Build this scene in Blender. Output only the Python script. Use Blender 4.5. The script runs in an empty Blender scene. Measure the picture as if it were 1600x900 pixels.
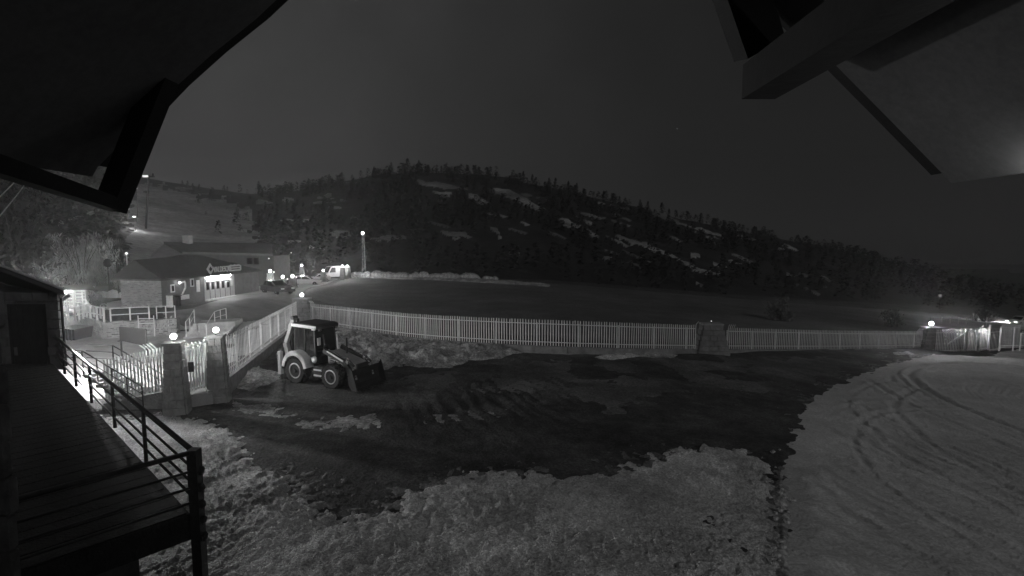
import bpy, math, random
import numpy as np
from mathutils import Vector, Matrix
random.seed(7)
rng = np.random.default_rng(11)
S = bpy.context.scene
COL = S.collection
R = math.radians

# ------------------------------------------------------------------ camera, sky, moon, exposure
CH = 6.6                                   # camera height above the yard
PIT = R(5)
cd = bpy.data.cameras.new('webcam'); cam = bpy.data.objects.new('webcam', cd); COL.objects.link(cam)
cam.location = (0, 0, CH); cam.rotation_euler = (R(90) - PIT, 0, 0)
cd.sensor_width = 36; cd.lens = 18; cd.clip_start = 0.05; cd.clip_end = 6000
S.camera = cam
S.view_settings.view_transform = 'Standard'; S.view_settings.look = 'None'
S.view_settings.exposure = 0; S.view_settings.gamma = 1
S.cycles.use_denoising = True; S.cycles.denoiser = 'OPENIMAGEDENOISE'
S.cycles.max_bounces = 4; S.cycles.diffuse_bounces = 2; S.cycles.volume_bounces = 0
S.cycles.sample_clamp_indirect = 2.0
MOON_EL, MOON_AZ = R(27), math.atan2(0.62, -0.78)   # direction to the moon: behind and right of the camera
W = bpy.data.worlds.new('World'); S.world = W; W.use_nodes = True
nt = W.node_tree; N = nt.nodes; L = nt.links
for n in list(N): N.remove(n)
def wn(t, **k):
    n = N.new(t)
    for a, b in k.items(): setattr(n, a, b)
    return n
wo = wn('ShaderNodeOutputWorld'); bg = wn('ShaderNodeBackground'); bg.inputs['Strength'].default_value = 0.1
sky = wn('ShaderNodeTexSky', sky_type='NISHITA', sun_disc=False)
sky.sun_elevation = MOON_EL; sky.sun_rotation = MOON_AZ; sky.altitude = 1800
bw = wn('ShaderNodeRGBToBW'); L.new(sky.outputs[0], bw.inputs[0])
m1 = wn('ShaderNodeMath', operation='MULTIPLY'); m1.inputs[1].default_value = 0.03; L.new(bw.outputs[0], m1.inputs[0])
tc = wn('ShaderNodeTexCoord'); sp = wn('ShaderNodeSeparateXYZ'); L.new(tc.outputs['Generated'], sp.inputs[0])
# glow of the lit resort towards the left, thin cloud
mr = wn('ShaderNodeMapRange'); mr.interpolation_type = 'SMOOTHSTEP'
mr.inputs['From Min'].default_value = 0.45; mr.inputs['From Max'].default_value = -0.85
mr.inputs['To Min'].default_value = 0.07; mr.inputs['To Max'].default_value = 0.5
L.new(sp.outputs['X'], mr.inputs['Value'])
nz = wn('ShaderNodeTexNoise'); nz.inputs['Scale'].default_value = 3.0; nz.inputs['Detail'].default_value = 12; nz.inputs['Roughness'].default_value = 0.72
L.new(tc.outputs['Generated'], nz.inputs['Vector'])
mz = wn('ShaderNodeMapRange'); mz.inputs['From Min'].default_value = 0.3; mz.inputs['From Max'].default_value = 0.7; mz.inputs['To Min'].default_value = 0.72; mz.inputs['To Max'].default_value = 1.25
L.new(nz.outputs['Fac'], mz.inputs['Value'])
m2 = wn('ShaderNodeMath', operation='MULTIPLY'); L.new(mr.outputs[0], m2.inputs[0]); L.new(mz.outputs[0], m2.inputs[1])
m3 = wn('ShaderNodeMath', operation='ADD'); L.new(m1.outputs[0], m3.inputs[0]); L.new(m2.outputs[0], m3.inputs[1])
L.new(m3.outputs[0], bg.inputs['Color']); L.new(bg.outputs[0], wo.inputs['Surface'])
sl = bpy.data.lights.new('moon', 'SUN'); sl.energy = 0.33; sl.angle = R(3)
so = bpy.data.objects.new('moon', sl); COL.objects.link(so)
mdir = Vector((math.sin(MOON_AZ) * math.cos(MOON_EL), math.cos(MOON_AZ) * math.cos(MOON_EL), math.sin(MOON_EL)))
so.rotation_euler = mdir.to_track_quat('Z', 'Y').to_euler()

# ------------------------------------------------------------------ helpers
def ray(u, v):
    dx, dz = (u - 800) / 800, (450 - v) / 800
    return Vector((dx, math.cos(PIT) + dz * math.sin(PIT), -math.sin(PIT) + dz * math.cos(PIT)))
def PY(u, v, y):
    d = ray(u, v); s = y / d.y; return Vector((d.x * s, y, CH + d.z * s))
def PZ(u, v, z):
    d = ray(u, v); s = (z - CH) / d.z; return Vector((d.x * s, d.y * s, z))
def sst(a, b, x):
    t = np.clip((x - a) / (b - a), 0, 1); return t * t * (3 - 2 * t)
def hsh(ix, iy, s):
    h = (ix.astype(np.int64) * 374761393 + iy.astype(np.int64) * 668265263 + s * 982451653) & 0xffffffff
    h = ((h ^ (h >> 13)) * 1274126177) & 0xffffffff
    return ((h ^ (h >> 16)) & 0xffffff) / float(0xffffff)
def vn(x, y, s=0):
    x = np.asarray(x, float); y = np.asarray(y, float)
    ix, iy = np.floor(x), np.floor(y); fx, fy = x - ix, y - iy
    fx = fx * fx * (3 - 2 * fx); fy = fy * fy * (3 - 2 * fy)
    a, b, c, d = hsh(ix, iy, s), hsh(ix + 1, iy, s), hsh(ix, iy + 1, s), hsh(ix + 1, iy + 1, s)
    return (a * (1 - fx) + b * fx) * (1 - fy) + (c * (1 - fx) + d * fx) * fy
def fbm(x, y, s=0, o=4):
    x = np.asarray(x, float); y = np.asarray(y, float)
    t, a, n = 0, 1, 0
    for k in range(o):
        t = t + a * vn(x * 2 ** k + 17.3 * k, y * 2 ** k - 9.1 * k, s + k); n += a; a *= 0.5
    return t / n
def T(x, y):
    """height of the terrain"""
    x = np.asarray(x, float); y = np.asarray(y, float)
    r = 3 * np.log1p(np.exp(np.clip((x - 5) / 3, -40, 40))) * 0.088
    r = np.where(x > 330, 3 * 0 + (325 * 0.088) + 0 * x, r)
    p = 1.1 * sst(38.0, 38.9, y) * sst(-20.5, -26, x) * (1 - sst(60, 84, y))
    return p - r
def Tf(x, y): return float(T(x, y))
def G(u, v, off=0.0):
    z = 0.0
    for _ in range(60):
        q = PZ(u, v, z + off); z = 0.6 * z + 0.4 * Tf(q.x, q.y)
    q = PZ(u, v, z + off); q.z = z
    return q

def setp(o, label=None, cat=None, group=None, kind=None):
    if label: o['label'] = label
    if cat: o['category'] = cat
    if group: o['group'] = group
    if kind: o['kind'] = kind
    return o
MX = {}
def thing(name, label, cat, loc=(0, 0, 0), rz=0.0, group=None):
    o = bpy.data.objects.new(name, None); COL.objects.link(o)
    o.empty_display_size = 0.2
    o.location = loc; o.rotation_euler = (0, 0, rz)
    MX[o.name] = Matrix.Translation(Vector(loc)) @ Matrix.Rotation(rz, 4, 'Z')
    return setp(o, label, cat, group)
class MB:
    def __init__(s): s.v = []; s.f = []
    def add(s, vs, fs):
        b = len(s.v); s.v += [tuple(v) for v in vs]; s.f += [tuple(i + b for i in f) for f in fs]; return s
    def hexa(s, p):   # 8 points: bottom 4 ccw, top 4 ccw
        return s.add(p, [(3, 2, 1, 0), (4, 5, 6, 7), (0, 1, 5, 4), (1, 2, 6, 5), (2, 3, 7, 6), (3, 0, 4, 7)])
    def box(s, c, d, rz=0.0, taper=1.0):
        cx, cy, cz = c; a, b, h = d[0] / 2, d[1] / 2, d[2] / 2
        co, si = math.cos(rz), math.sin(rz); P = []
        for z, k in ((-h, 1.0), (h, taper)):
            for x, y in ((-a, -b), (a, -b), (a, b), (-a, b)):
                x *= k; y *= k
                P.append((cx + x * co - y * si, cy + x * si + y * co, cz + z))
        return s.hexa(P)
    def bar(s, p, q, w, h=None, up=(0, 0, 1)):
        p, q = Vector(p), Vector(q); h = h or w; d = (q - p).normalized(); up = Vector(up)
        if abs(d.dot(up)) > 0.98: up = Vector((0, 1, 0))
        a = d.cross(up).normalized() * w / 2; b = a.cross(d).normalized() * h / 2
        return s.hexa([p - a - b, p + a - b, q + a - b, q - a - b, p - a + b, p + a + b, q + a + b, q - a + b])
    def tube(s, pts, r, n=8, cap=True):
        pts = [Vector(p) for p in pts]; rs = r if isinstance(r, (list, tuple)) else [r] * len(pts)
        base = len(s.v); V = []
        for i, p in enumerate(pts):
            d = (pts[min(i + 1, len(pts) - 1)] - pts[max(i - 1, 0)]).normalized()
            up = Vector((0, 0, 1)) if abs(d.z) < 0.95 else Vector((0, 1, 0))
            a = d.cross(up).normalized(); b = a.cross(d).normalized()
            for k in range(n):
                t = 2 * math.pi * k / n; V.append(p + (a * math.cos(t) + b * math.sin(t)) * rs[i])
        F = []
        for i in range(len(pts) - 1):
            for k in range(n):
                k2 = (k + 1) % n; F.append((i * n + k, i * n + k2, (i + 1) * n + k2, (i + 1) * n + k))
        if cap: F.append(tuple(range(n - 1, -1, -1))); F.append(tuple((len(pts) - 1) * n + k for k in range(n)))
        return s.add(V, F)
    def lathe(s, prof, c=(0, 0, 0), axis='z', n=16):   # prof: (r, h)
        V = []
        for r_, h in prof:
            for k in range(n):
                t = 2 * math.pi * k / n; x, y = r_ * math.cos(t), r_ * math.sin(t)
                p = (x, y, h) if axis == 'z' else ((x, h, y) if axis == 'y' else (h, x, y))
                V.append((p[0] + c[0], p[1] + c[1], p[2] + c[2]))
        F = []
        for i in range(len(prof) - 1):
            for k in range(n):
                k2 = (k + 1) % n; F.append((i * n + k, i * n + k2, (i + 1) * n + k2, (i + 1) * n + k))
        F.append(tuple(range(n))); F.append(tuple((len(prof) - 1) * n + k for k in range(n)))
        return s.add(V, F)
    def prism(s, poly, off):   # poly: 3d points, extruded by vector
        poly = [Vector(p) for p in poly]; off = Vector(off); n = len(poly)
        F = [tuple(range(n - 1, -1, -1)), tuple(range(n, 2 * n))]
        F += [(i, (i + 1) % n, n + (i + 1) % n, n + i) for i in range(n)]
        return s.add(poly + [p + off for p in poly], F)
    def sphere(s, c, r, n=10, m=6, sq=(1, 1, 1), jit=0.0):
        V = []; F = []
        for i in range(m + 1):
            ph = math.pi * i / m
            for k in range(n):
                t = 2 * math.pi * k / n; q = r * (1 + (random.uniform(-jit, jit) if jit else 0))
                V.append((c[0] + q * sq[0] * math.sin(ph) * math.cos(t), c[1] + q * sq[1] * math.sin(ph) * math.sin(t), c[2] + q * sq[2] * math.cos(ph)))
        for i in range(m):
            for k in range(n):
                k2 = (k + 1) % n; F.append((i * n + k, (i + 1) * n + k, (i + 1) * n + k2, i * n + k2))
        return s.add(V, F)
    def mesh(s, name, inv=None, smooth=False):
        v = s.v if inv is None else [tuple(inv @ Vector(p)) for p in s.v]
        me = bpy.data.meshes.new(name); me.from_pydata(v, [], s.f); me.validate(); me.update()
        if smooth: me.shade_smooth()
        return me
    def build(s, name, mat, parent=None, smooth=False, local=False, bevel=0, kind=None):
        inv = None; root = parent
        if parent is not None and not local:
            while root.parent: root = root.parent
            if root.name in MX: inv = MX[root.name].inverted()
            elif root is not parent or True: inv = root.matrix_basis.inverted()
        me = s.mesh(name, inv, smooth); me.materials.append(mat)
        import bmesh
        bm = bmesh.new(); bm.from_mesh(me); bmesh.ops.recalc_face_normals(bm, faces=bm.faces)
        if bevel: bmesh.ops.bevel(bm, geom=list(bm.edges), offset=bevel, segments=1, affect='EDGES', profile=0.5)
        bm.to_mesh(me); bm.free()
        o = bpy.data.objects.new(name, me); COL.objects.link(o); o.parent = parent
        if kind: o['kind'] = kind
        return o
def inst(name, me, parent, mat4):
    """one more piece that shares mesh data; mat4 in the root's frame"""
    o = bpy.data.objects.new(name, me); COL.objects.link(o); o.parent = parent; o.matrix_local = mat4; return o
def npmesh(name, V, F, mat, parent=None, smooth=True, kind=None):
    me = bpy.data.meshes.new(name); V = np.asarray(V, np.float32); F = np.asarray(F, np.int32); k = F.shape[1]
    me.vertices.add(len(V)); me.vertices.foreach_set('co', V.ravel())
    me.loops.add(F.size); me.loops.foreach_set('vertex_index', F.ravel())
    me.polygons.add(len(F)); me.polygons.foreach_set('loop_start', np.arange(0, F.size, k, dtype=np.int32))
    me.polygons.foreach_set('use_smooth', np.full(len(F), smooth))
    me.update(calc_edges=True); me.validate(); me.materials.append(mat)
    o = bpy.data.objects.new(name, me); COL.objects.link(o); o.parent = parent
    if kind: o['kind'] = kind
    return o
def gridmesh(name, X, Y, Z, mat, keep=None, kind='structure', smooth=True, parent=None):
    n, m = X.shape; idx = np.arange(n * m).reshape(n, m)
    q = np.stack([idx[:-1, :-1], idx[:-1, 1:], idx[1:, 1:], idx[1:, :-1]], -1).reshape(-1, 4)
    V = np.stack([X, Y, Z], -1).reshape(-1, 3)
    if keep is not None:
        q = q[keep.reshape(-1)[q].any(1)]
        used = np.zeros(n * m, bool); used[q] = True; mp = np.cumsum(used) - 1; V = V[used]; q = mp[q]
    # face upward
    a, b, c = V[q[0, 0]], V[q[0, 1]], V[q[0, 2]]
    if np.cross(b - a, c - a)[2] < 0: q = q[:, ::-1]
    return npmesh(name, V, q, mat, parent, smooth, kind)
def fan(u0, u1, du, v0, v1, dv):
    us = np.arange(u0, u1 + du, du); vs = np.arange(v0, v1 + dv, dv)
    y = CH * 800 / (vs - 380.0)
    a = (us - 800) / 800.0
    return a[None, :] * y[:, None], np.repeat(y[:, None], len(a), 1)
def sdist(X, Y, poly):
    """signed distance (inside positive) to a closed world polygon"""
    P = np.array(poly, float); x, y = X.ravel(), Y.ravel(); d = np.full(x.shape, 1e9); ins = np.zeros(x.shape, bool)
    for i in range(len(P)):
        ax, ay = P[i]; bx, by = P[(i + 1) % len(P)]; ex, ey = bx - ax, by - ay
        t = np.clip(((x - ax) * ex + (y - ay) * ey) / (ex * ex + ey * ey + 1e-12), 0, 1)
        d = np.minimum(d, (x - ax - t * ex) ** 2 + (y - ay - t * ey) ** 2)
        c = (ay > y) != (by > y)
        with np.errstate(divide='ignore', invalid='ignore'):
            ins ^= c & (x < (bx - ax) * (y - ay) / (by - ay + 1e-30) + ax)
    return np.where(ins, np.sqrt(d), -np.sqrt(d)).reshape(X.shape)

# ------------------------------------------------------------------ materials (the camera records grey only)
def mat(name, g, rough=0.8, var=0.15, scale=6.0, bump=0.0, bscale=None, metal=0.0, spots=0.0, coat=0.0, fine=0.0, fscale=30.0):
    m = bpy.data.materials.new(name); m.use_nodes = True; t = m.node_tree; b = t.nodes['Principled BSDF']
    b.inputs['Roughness'].default_value = rough; b.inputs['Metallic'].default_value = metal
    if coat: b.inputs['Coat Weight'].default_value = coat
    c = t.nodes.new('ShaderNodeTexCoord')
    n = t.nodes.new('ShaderNodeTexNoise'); n.inputs['Scale'].default_value = scale; n.inputs['Detail'].default_value = 6
    n.inputs['Roughness'].default_value = 0.65
    t.links.new(c.outputs['Object'], n.inputs['Vector'])
    r = t.nodes.new('ShaderNodeMapRange'); r.inputs['From Min'].default_value = 0.3; r.inputs['From Max'].default_value = 0.7
    r.inputs['To Min'].default_value = g * (1 - var); r.inputs['To Max'].default_value = g * (1 + var)
    t.links.new(n.outputs['Fac'], r.inputs['Value'])
    out = r.outputs[0]
    if spots:
        n2 = t.nodes.new('ShaderNodeTexNoise'); n2.inputs['Scale'].default_value = scale * 0.23; n2.inputs['Detail'].default_value = 8
        t.links.new(c.outputs['Object'], n2.inputs['Vector'])
        r2 = t.nodes.new('ShaderNodeMapRange'); r2.inputs['From Min'].default_value = 0.42; r2.inputs['From Max'].default_value = 0.6
        r2.inputs['To Min'].default_value = 1 - spots; r2.inputs['To Max'].default_value = 1
        t.links.new(n2.outputs['Fac'], r2.inputs['Value'])
        mm = t.nodes.new('ShaderNodeMath'); mm.operation = 'MULTIPLY'
        t.links.new(out, mm.inputs[0]); t.links.new(r2.outputs[0], mm.inputs[1]); out = mm.outputs[0]
    if fine:   # grit, grains and crumbs in the surface itself
        n4 = t.nodes.new('ShaderNodeTexNoise'); n4.inputs['Scale'].default_value = fscale; n4.inputs['Detail'].default_value = 4; n4.inputs['Roughness'].default_value = 0.75
        t.links.new(c.outputs['Object'], n4.inputs['Vector'])
        r4 = t.nodes.new('ShaderNodeMapRange'); r4.inputs['From Min'].default_value = 0.36; r4.inputs['From Max'].default_value = 0.64
        r4.inputs['To Min'].default_value = 1 - fine; r4.inputs['To Max'].default_value = 1 + fine
        t.links.new(n4.outputs['Fac'], r4.inputs['Value'])
        m5 = t.nodes.new('ShaderNodeMath'); m5.operation = 'MULTIPLY'
        t.links.new(out, m5.inputs[0]); t.links.new(r4.outputs[0], m5.inputs[1]); out = m5.outputs[0]
    t.links.new(out, b.inputs['Base Color'])
    if bump:
        n3 = t.nodes.new('ShaderNodeTexNoise'); n3.inputs['Scale'].default_value = bscale or scale * 3; n3.inputs['Detail'].default_value = 5
        t.links.new(c.outputs['Object'], n3.inputs['Vector'])
        bp = t.nodes.new('ShaderNodeBump'); bp.inputs['Strength'].default_value = bump; bp.inputs['Distance'].default_value = 0.1
        t.links.new(n3.outputs['Fac'], bp.inputs['Height']); t.links.new(bp.outputs[0], b.inputs['Normal'])
    return m
def emit(name, g):
    m = bpy.data.materials.new(name); m.use_nodes = True; t = m.node_tree
    for n in list(t.nodes): t.nodes.remove(n)
    o = t.nodes.new('ShaderNodeOutputMaterial'); e = t.nodes.new('ShaderNodeEmission')
    e.inputs['Color'].default_value = (1, 1, 1, 1); e.inputs['Strength'].default_value = g
    t.links.new(e.outputs[0], o.inputs['Surface']); return m
def glassm(name, g=0.02):
    return mat(name, g, rough=0.08, var=0.05, coat=0.3)
M = dict(
    dirt=mat('wet_dirt', 0.075, 0.95, 0.6, 1.6, 0.8, 9, spots=0.45, fine=0.55, fscale=11),
    asphalt=mat('old_asphalt', 0.13, 0.9, 0.3, 0.35, 0.3, 12, spots=0.3, fine=0.3, fscale=3),
    road=mat('wet_road', 0.2, 0.7, 0.3, 0.7, 0.3, 5, spots=0.25),
    plaza=mat('icy_paving', 0.58, 0.75, 0.2, 0.5, 0.4, 3, spots=0.35, fine=0.15, fscale=5),
    snow=mat('old_snow', 0.68, 0.9, 0.22, 2.0, 0.8, 26, spots=0.35, fine=0.42, fscale=16),
    snow2=mat('groomed_snow', 0.62, 0.85, 0.12, 1.2, 0.4, 14, spots=0.15, fine=0.22, fscale=14),
    dsnow=mat('dirty_snow', 0.5, 0.9, 0.45, 2.5, 0.8, 7, spots=0.5, fine=0.5, fscale=9),
    slush=mat('grey_slush', 0.2, 0.7, 0.4, 2.0, 0.5, 14, spots=0.4, fine=0.5, fscale=12), grit=mat('pale_grit', 0.15, 0.95, 0.4, 0.9, 0.6, 9, spots=0.5, fine=0.5, fscale=9),
    hsnow=mat('hill_snow', 0.42, 0.9, 0.3, 0.12, 0, spots=0.55, fine=0.35, fscale=.6),
    hill=mat('hill_scrub', 0.026, 0.95, 0.7, 0.1, 0.0, spots=0.5, fine=0.7, fscale=0.5),
    stone=mat('granite_stone', 0.26, 0.9, 0.3, 3.0, 0.6, 9),
    stone2=mat('pale_granite', 0.42, 0.9, 0.3, 2.2, 0.6, 6),
    mortar=mat('mortar', 0.16, 0.95, 0.2, 8),
    concrete=mat('concrete', 0.3, 0.9, 0.2, 3, 0.3, 10),
    white=mat('white_paint', 0.82, 0.45, 0.06, 9),
    white2=mat('weathered_white_paint', 0.82, 0.55, 0.16, 5),
    pale=mat('pale_render', 0.5, 0.85, 0.12, 2),
    dkmetal=mat('dark_steel', 0.045, 0.45, 0.3, 12, metal=0.3),
    rail=mat('painted_steel_rail', 0.06, 0.3, 0.3, 15, metal=0.6),
    deck=mat('shade_toned_deck', 0.022, 0.9, 0.4, 4, 0.5, 20),  # lodge's shade over the terrace is put into this near-black base colour
    wood=mat('dark_wood', 0.012, 0.8, 0.35, 3, 0.08, 12),
    wall=mat('dark_wall_render', 0.09, 0.9, 0.4, 1.5, 0.4, 8),
    lwall=mat('rough_stone_pier', 0.16, 0.9, 0.5, 2.5, 0.8, 6, spots=0.4),
    soffit=mat('soffit_boards', 0.14, 0.8, 0.2, 1.2, 0.03, 4, fine=.12, fscale=20),
    roof=mat('dark_shingle', 0.055, 0.85, 0.25, 2, 0.3, 8),
    roof2=mat('grey_slate', 0.11, 0.85, 0.25, 1.0, 0.3, 8),
    roof3=mat('pale_slate', 0.2, 0.85, 0.2, 1.0, 0.3, 8),
    bwall=mat('timber_cladding', 0.14, 0.85, 0.25, 1.5, 0.2, 8),
    glass=glassm('window_glass'), tyre=mat('tyre_rubber', 0.02, 0.85, 0.3, 12, 0.3, 40),
    yellow=mat('machine_paint', 0.4, 0.4, 0.22, 4, spots=0.3), ypale=mat('pale_machine_paint', 0.66, 0.4, 0.15, 4),
    mblack=mat('machine_black', 0.018, 0.55, 0.4, 8, 0.2, 20), steel=mat('worn_steel', 0.06, 0.5, 0.4, 7, metal=0.5),
    chrome=mat('steel_rod', 0.5, 0.25, 0.1, 8, metal=0.9),
    rim=mat('wheel_rim', 0.6, 0.5, 0.25, 7), board=mat('notice_board', 0.022, 0.6, 0.2, 5),
    carw=mat('car_paint_white', 0.75, 0.25, 0.03, 3, coat=0.6), card=mat('car_paint_dark', 0.06, 0.25, 0.1, 3, coat=0.6),
    carm=mat('car_paint_silver', 0.45, 0.3, 0.05, 3, coat=0.6),
    bark=mat('bark', 0.07, 0.95, 0.4, 6), needle=mat('pine_needles', 0.03, 0.9, 0.5, 1.2),
    frost=mat('frosted_twigs', 0.5, 0.9, 0.5, 1.3, spots=.5), bush=mat('bush_leaves', 0.12, 0.9, 0.5, 2.0),
    rock=mat('boulder', 0.26, 0.9, 0.4, 1.5, 0.7, 5), litter=mat('sign_letter', 0.6, 0.6, 0.1, 5),
    lamp=emit('lamp_globe', 6), lampfar=emit('far_lamp_globe', 6), lampgate=emit('gate_lamp_globe', 6),
    mast=emit('mast_lamp', 6), dim=emit('dim_lamp', 1.2), tube=emit('sign_tube', 160.0), spot=emit('small_flood', 6), star=emit('star_light', 3),
    soff=emit('soffit_lamp', 2.2), litwin=emit('lit_window', 0.35), head=emit('slope_flood', 6),
)

def glow(p, watts, r):
    l = bpy.data.lights.new('lamp_light', 'POINT'); l.energy = watts; l.shadow_soft_size = r
    o = bpy.data.objects.new('lamp_light', l); COL.objects.link(o); o.location = p; return o

# ------------------------------------------------------------------ ground
X, Y = fan(-900, 2500, 5, 388, 1500, 2.5)
sd = fbm(X * 0.5, Y * 0.5, 3, 4)
Z = T(X, Y) + np.where(Y < 60, (sd - 0.5) * 0.22 * np.clip((60 - Y) / 20, 0, 1), 0)
# churned tracks in the yard
tr = np.exp(-((X - (-1 + 0.15 * (Y - 20))) / 3.2) ** 2) * np.exp(-((Y - 21) / 3.5) ** 2)
Z = Z + tr * 0.07 * np.sign(np.sin(X * 9 + Y * 4 + 6 * vn(X, Y, 8))) * (0.4 + fbm(X * 2, Y * 2, 5, 2))
Z = Z + np.where(Y < 32, 0.045 * (fbm(X * 6, Y * 6, 21, 3) - 0.5), 0)
gridmesh('ground', X, Y, Z, M['dirt'])
a = np.linspace(-1, 1, 41); bx, by = np.meshgrid(a * 900, np.linspace(-60, 900, 40))
gridmesh('terrain', bx, by, T(bx, by) - 1.6, M['dirt'])

def ground_poly(pix): return [tuple(G(u, v).xy) for u, v in pix]
def sheet(name, pix, du, dv, mater, thick, edge, rag, rough, seed, kind='structure', rscale=2.0, extra=None, poly=None, lift=0.0, ragscale=1.3, grow=0.0):
    poly = poly or ground_poly(pix)
    P = np.array(poly); yv = P[:, 1].clip(2); u = 800 + 800 * P[:, 0] / yv; v = 380 + 800 * CH / yv
    Xs, Ys = fan(u.min() - 12, u.max() + 12, du, max(v.min() - 8, 385), v.max() + 8, dv)
    d = sdist(Xs, Ys, poly) + grow + (fbm(Xs * ragscale, Ys * ragscale, seed, 4) - 0.5) * rag
    Zs = T(Xs, Ys) + lift + thick * sst(-edge * 0.2, edge, d) - 0.12 * sst(0.0, -0.25, d) + rough * (fbm(Xs * rscale, Ys * rscale, seed + 9, 5) - 0.5) * sst(-0.1, edge, d)
    if extra is not None: Zs = Zs + extra(Xs, Ys) * sst(-0.05, edge * .8, d)
    return gridmesh(name, Xs, Ys, Zs, mater, d > -0.12, kind)

# lumpy old snow along the front of the yard
def lumps(x, y):
    r = fbm(x * 3.4, y * 3.4, 41, 3); r2 = fbm(x * 8.5, y * 8.5, 47, 2)
    m = 0.5 + 0.55 * sst(0.34, 0.62, fbm(x * 0.42, y * 0.42, 57, 3)); fp = 0
    for k in range(46):   # two trails of footprints
        a_ = k * .36 if k < 26 else (k - 26) * .36; px_, py_ = (-3.9 + .42 * a_ + .12 * (-1) ** k, 9.0 + .42 * a_) if k < 26 else (-1.5 + .8 * a_, 11.6 - .22 * a_ + .13 * (-1) ** k)
        fp = fp - 0.06 * np.exp(-((x - px_) / .10) ** 2 - ((y - py_) / .15) ** 2)
    return fp + 0.05 + m * (0.10 * (np.abs(r - 0.5) * 2) + 0.07 * (r2 - 0.5) + 0.06 * (fbm(x * 17, y * 17, 49, 2) - 0.5) + 0.0) + 0.22 * (fbm(x * 0.6, y * 0.6, 53, 2) - 0.5)
front = [(150, 655), (265, 649), (322, 655), (370, 676), (382, 700), (408, 722), (440, 742), (462, 768), (474, 796), (510, 812), (560, 813), (626, 800),
         (640, 772), (700, 750), (760, 738), (830, 739), (890, 745), (955, 738), (1000, 726), (1050, 708), (1110, 697), (1160, 704), (1195, 722),
         (1213, 750), (1218, 800), (1222, 900), (1228, 1100), (1240, 1500), (-500, 1500), (-300, 1000), (60, 760)]
sheet('snow_cover', front, 2.2, 2.0, M['snow'], 0.09, 0.9, 1.5, 0.08, 60, extra=lumps, rscale=2.2, ragscale=3.6)
# groomed snow to the right with curved vehicle tracks
def grooves(x, y):
    n = fbm(x * 0.3, y * 0.3, 71, 3) - 0.5; r = np.hypot(x - 36.0, y - 19.5) + 0.7 * n
    g = 0.016 * np.sin(r * 11.5 + 5 * n) * sst(0.42, 0.62, fbm(x * 0.2, y * 0.2, 73, 2) + .06)
    g += 0.014 * np.sin(r * 23) * sst(0.45, 0.6, fbm(x * 0.3 + 9, y * 0.3, 75, 2))
    for cx, cy, rad, w, dep in ((38.1, 20.4, 17.2, .22, .20), (38.1, 20.4, 17.75, .13, .10), (38.1, 20.4, 19.6, .16, .12), (38.1, 20.4, 22.5, .14, .08), (38.1, 20.4, 24.2, .14, .08), (36.5, 19.8, 26.5, .15, .07),
                                (21.9, 11.7, 13.2, .16, .09), (21.9, 11.7, 11.4, .14, .08), (17.5, 17.5, 5.4, .14, .07), (30.0, 14.0, 17.0, .16, .10), (30.0, 14.0, 15.3, .16, .09), (32.7, 30.8, 3.0, .3, .10)):
        q = np.hypot(x - cx, y - cy) - rad + 0.35 * n
        tread = 0.34 + 0.06 * np.sign(np.sin(np.arctan2(y - cy, x - cx) * rad * 14))
        g -= dep * tread * np.exp(-(q / w) ** 2) - 0.45 * dep * (np.exp(-((q - 1.9 * w) / w) ** 2) + np.exp(-((q + 1.9 * w) / w) ** 2))
    return g + 0.05 * (fbm(x * 7, y * 7, 77, 3) - 0.5) + 0.10 * (fbm(x * .6, y * .6, 79, 3) - 0.5)
right = [(1226, 1500), (1222, 1000), (1224, 900), (1218, 800), (1226, 730), (1237, 680), (1250, 645), (1275, 620), (1322, 594), (1390, 570), (1440, 558), (1462, 554),
         (1500, 555), (1530, 558), (1548, 556), (1562, 550), (1600, 545), (1720, 538), (1900, 534), (2300, 560), (2600, 800), (2400, 1500)]
sheet('snow_field', right, 2.2, 1.4, M['snow2'], 0.26, 2.4, 0.6, 0.10, 80, ragscale=2.4, extra=grooves, rscale=0.5)
sheet('slush', front, 2.4, 1.8, M['slush'], 0.012, 0.2, 4.2, 0.03, 61, rscale=4, ragscale=4.5, grow=.1)
sheet('slush', right, 2.4, 1.4, M['slush'], 0.012, 0.2, 5.0, 0.03, 81, rscale=4, ragscale=3.5, grow=.1)
# thin ridge of clods between the two
sheet('snow_ridge', [(1212, 735), (1226, 738), (1236, 800), (1238, 900), (1244, 1000), (1214, 1000), (1212, 900), (1208, 800)], 2.0, 2.0, M['dsnow'], 0.12, 0.3, 0.35, 0.2, 95, rscale=5)
# churned snow between backhoe and fence, patches by gate and fence
sheet('snow_heap', [(505, 522), (560, 516), (620, 530), (690, 538), (760, 541), (818, 546), (800, 556), (745, 566), (700, 574), (640, 572), (560, 580), (500, 575), (492, 545)], 2.0, 1.0, M['dsnow'], 0.3, 1.6, 1.4, 0.75, 101, rscale=1.7,
      extra=lambda x, y: 0.35 * np.abs(fbm(x * 2.2, y * 2.2, 105, 3) - 0.5))
sheet('snow_patch', [(352, 585), (395, 572), (432, 578), (430, 600), (395, 607), (360, 604)], 2.0, 1.2, M['dsnow'], 0.12, 0.8, 1.2, 0.5, 111, rscale=2.2)
sheet('snow_patch', [(955, 553), (1000, 551), (1030, 552), (1072, 555), (1040, 559), (990, 559), (958, 561), (916, 559)], 2.0, 0.7, M['dsnow'], 0.1, 0.5, 0.8, 0.2, 113)
sheet('snow_patch', [(1396, 551), (1420, 550), (1428, 553), (1400, 554)], 2.0, 0.6, M['snow'], 0.15, 0.4, 0.4, 0.2, 114)
sheet('snow_patch', [(805, 678), (852, 671), (858, 674), (892, 708), (882, 710), (850, 679), (815, 681)], 1.6, 1.2, M['dsnow'], 0.03, 0.25, 0.25, 0.05, 117)
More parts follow.
